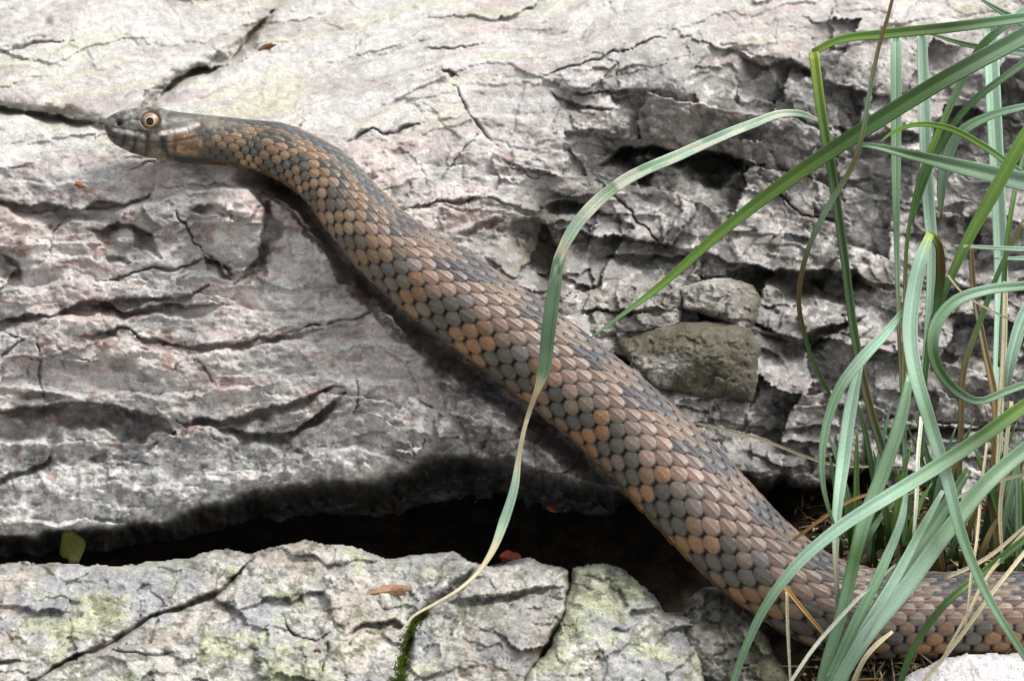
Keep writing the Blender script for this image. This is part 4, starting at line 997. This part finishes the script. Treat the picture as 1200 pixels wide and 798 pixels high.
# litter between the stems: too many and too small to count
vs_, fs_, cs_ = [], [], []
nb = 0
lu0 = rg.uniform(930, 1300, 2000); lv0 = rg.uniform(560, 812, 2000); lw0 = soil_w(lu0, lv0)[0]
for k in range(2000):
    u0, v0 = lu0[k], lv0[k]
    if v0 > 668 and v0 < 770: continue
    w0 = lw0[k] + rg.uniform(0.5, 5)
    L_ = rg.uniform(8, 60) if rg.random() < .6 else rg.uniform(4, 10); a_ = rg.uniform(0, math.pi); wdh = rg.uniform(1.2, 3.0) if L_ > 10 else rg.uniform(3, 6)
    du, dv = math.cos(a_) * L_ / 2, math.sin(a_) * L_ / 2
    nu_, nv_ = -math.sin(a_) * wdh / 2, math.cos(a_) * wdh / 2
    dw = rg.uniform(-5, 5)
    ring_ = [(u0 - du, v0 - dv, w0 - dw), (u0 + nu_, v0 + nv_, w0 + 0.4), (u0 + du, v0 + dv, w0 + dw), (u0 - nu_, v0 - nv_, w0 + 0.4), (u0, v0, w0 + 1.4), (u0, v0, w0 - 0.6)]
    for p in ring_: vs_.append(P(*p))
    for t in ((0, 1, 4), (1, 2, 4), (2, 3, 4), (3, 0, 4), (1, 0, 5), (2, 1, 5), (3, 2, 5), (0, 3, 5)): fs_.append([nb + x for x in t])
    c_ = [G_STRAW * .8, G_TAN * .7, G_BRN * .6, lin(110, 78, 52), lin(70, 50, 36), G_STRAW * .6][int(rg.integers(0, 6))] * rg.uniform(.7, 1.1)
    cs_ += [c_] * 6; nb += 6
lit = mesh_np('leaf_litter', np.array(vs_), [np.array(fs_)], M_LITTER, np.array(cs_), None, smooth=False)
tag(lit, 'loose straw bits and crumbled dead leaves on the soil under the grass', 'litter', kind='stuff')

# ------------------------------------------------------------------ single fallen leaves and flakes
def flake(name, u, v, w, lu, lv, rot, col, label, seed, curl=2.5, cat='leaf', group=None, jag=0.18, tilt=0.0):
    n = 22; rg2 = np.random.default_rng(seed)
    rad = 1 + jag * (rg2.random(n) - .5) * 2
    vs2 = []; cc = []
    for ring_i, f in enumerate((0.0, 0.5, 1.0)):
        for k in range(n):
            a = 2 * math.pi * k / n
            x = math.cos(a) * lu / 2 * f * (rad[k] if f == 1 else 1); y = math.sin(a) * lv / 2 * f * (rad[k] if f == 1 else 1) * (1 - 0.35 * abs(math.cos(a)) ** 3)
            X = x * math.cos(rot) - y * math.sin(rot); Y = x * math.sin(rot) + y * math.cos(rot)
            ww = w + curl * (x / lu * 2) ** 2 - 1.2 * abs(y) / max(lv, 1) * 2 + rg2.uniform(-.2, .2) + tilt * Y
            vs2.append(P(u + X, v + Y, ww)); cc.append(col * rg2.uniform(.75, 1.2))
    m_ = len(vs2)
    vs2 = np.array(vs2); low = vs2 - AX_N[None] * 0.0004 - np.array([[0, 0, 0.0001]])
    f_ = []
    for r_ in range(2):
        for k in range(n):
            a, b, c, d = r_ * n + k, r_ * n + (k + 1) % n, (r_ + 1) * n + (k + 1) % n, (r_ + 1) * n + k
            f_.append((a, d, c, b)); f_.append((m_ + a, m_ + b, m_ + c, m_ + d))
    for k in range(n):
        a, b = 2 * n + k, 2 * n + (k + 1) % n
        f_.append((a, m_ + a, m_ + b, b))
    allv = np.concatenate([vs2, low]); c0 = allv.mean(0)
    ob = mesh_np(name, allv - c0, [np.array(f_)], M_LITTER, np.array(cc + cc), None)
    ob.location = c0
    return tag(ob, label, cat, group)
def on(fn, u, v): return float(fn(np.array([float(u)]), np.array([float(v)]))[0][0])
bw = lambda u, v: on(boulder_w, u, v)
sw = lambda u, v: on(ROCKW[0], u, v)
flake('fallen_leaf', 458, 692, sw(458, 692) + 2.0, 46, 17, -0.12, lin(176, 140, 110), 'dry orange-tan leaf lying on the long lichen-covered rock', 1)
flake('fallen_leaf', 84, 641, 14, 40, 30, 1.3, lin(96, 100, 44), 'yellow-green leaf standing in the dark gap under the boulder', 2, curl=4)
flake('fallen_leaf', 600, 656, 20, 32, 20, 0.3, lin(112, 54, 34), 'rust-red dead leaf at the back edge of the long rock', 3, curl=4)
flake('leaf_scrap', 646, 597, 2, 12, 5, 0.5, lin(150, 84, 46), 'tiny orange leaf scrap deep in the dark gap', 4, curl=1)
flake('leaf_scrap', 93, 217, bw(93, 217) + 1.0, 11, 8, 0.3, lin(168, 104, 74), 'small orange leaf scrap on the pale ledge below the head of the snake', 5, curl=1)
flake('leaf_scrap', 122, 284, bw(122, 284) + 1.0, 12, 7, -0.2, lin(168, 116, 88), 'small orange leaf scrap caught on the grey face of the boulder', 6, curl=1)
flake('leaf_scrap', 312, 56, bw(312, 56) + 1.5, 22, 7, -0.35, lin(112, 70, 48), 'reddish-brown leaf scrap on the top of the boulder behind the snake', 7, curl=1.5)
flake('leaf_scrap', 372, 762, sw(372, 762) + 1, 9, 6, 0.1, lin(120, 84, 60), 'brown crumb of leaf on the long lichen-covered rock', 8, curl=1)

# ------------------------------------------------------------------ moss in the groove of the long rock
mv, mf, mc = [], [], []
nb = 0
gl = np.array([(500, 716), (484, 734), (476, 752), (472, 775), (468, 800), (464, 812)], float)
mt_ = rg.random(900) * (len(gl) - 1.001); mi_ = mt_.astype(int)
mp = gl[mi_] * (1 - (mt_ - mi_))[:, None] + gl[mi_ + 1] * (mt_ - mi_)[:, None] + np.stack([rg.normal(size=900) * (1.5 + 3.2 * mt_ / 5), rg.normal(size=900) * 4], 1)
mw = ROCKW[0](mp[:, 0], mp[:, 1])[0] - 0.3
for k in range(900):
    u0, v0 = mp[k]
    w0 = mw[k]
    hh_ = rg.uniform(1.0, 2.6); lu_, lv_ = rg.normal() * 4, rg.uniform(-8, -1); b_ = rg.uniform(.8, 1.6)
    for p in ((u0 - b_, v0, w0), (u0 + b_, v0, w0), (u0, v0 + b_, w0), (u0 + lu_, v0 + lv_, w0 + hh_)): mv.append(P(*p))
    for t in ((0, 1, 3), (1, 2, 3), (2, 0, 3)): mf.append([nb + x for x in t])
    cc_ = mixc(lin(70, 86, 30), lin(128, 146, 56), rg.random()); mc += [cc_] * 4; nb += 4
moss = mesh_np('moss', np.array(mv), [np.array(mf)], M_LITTER, np.array(mc), None, smooth=False)
tag(moss, 'strip of bright green moss in the groove of the long rock', 'moss', kind='stuff')
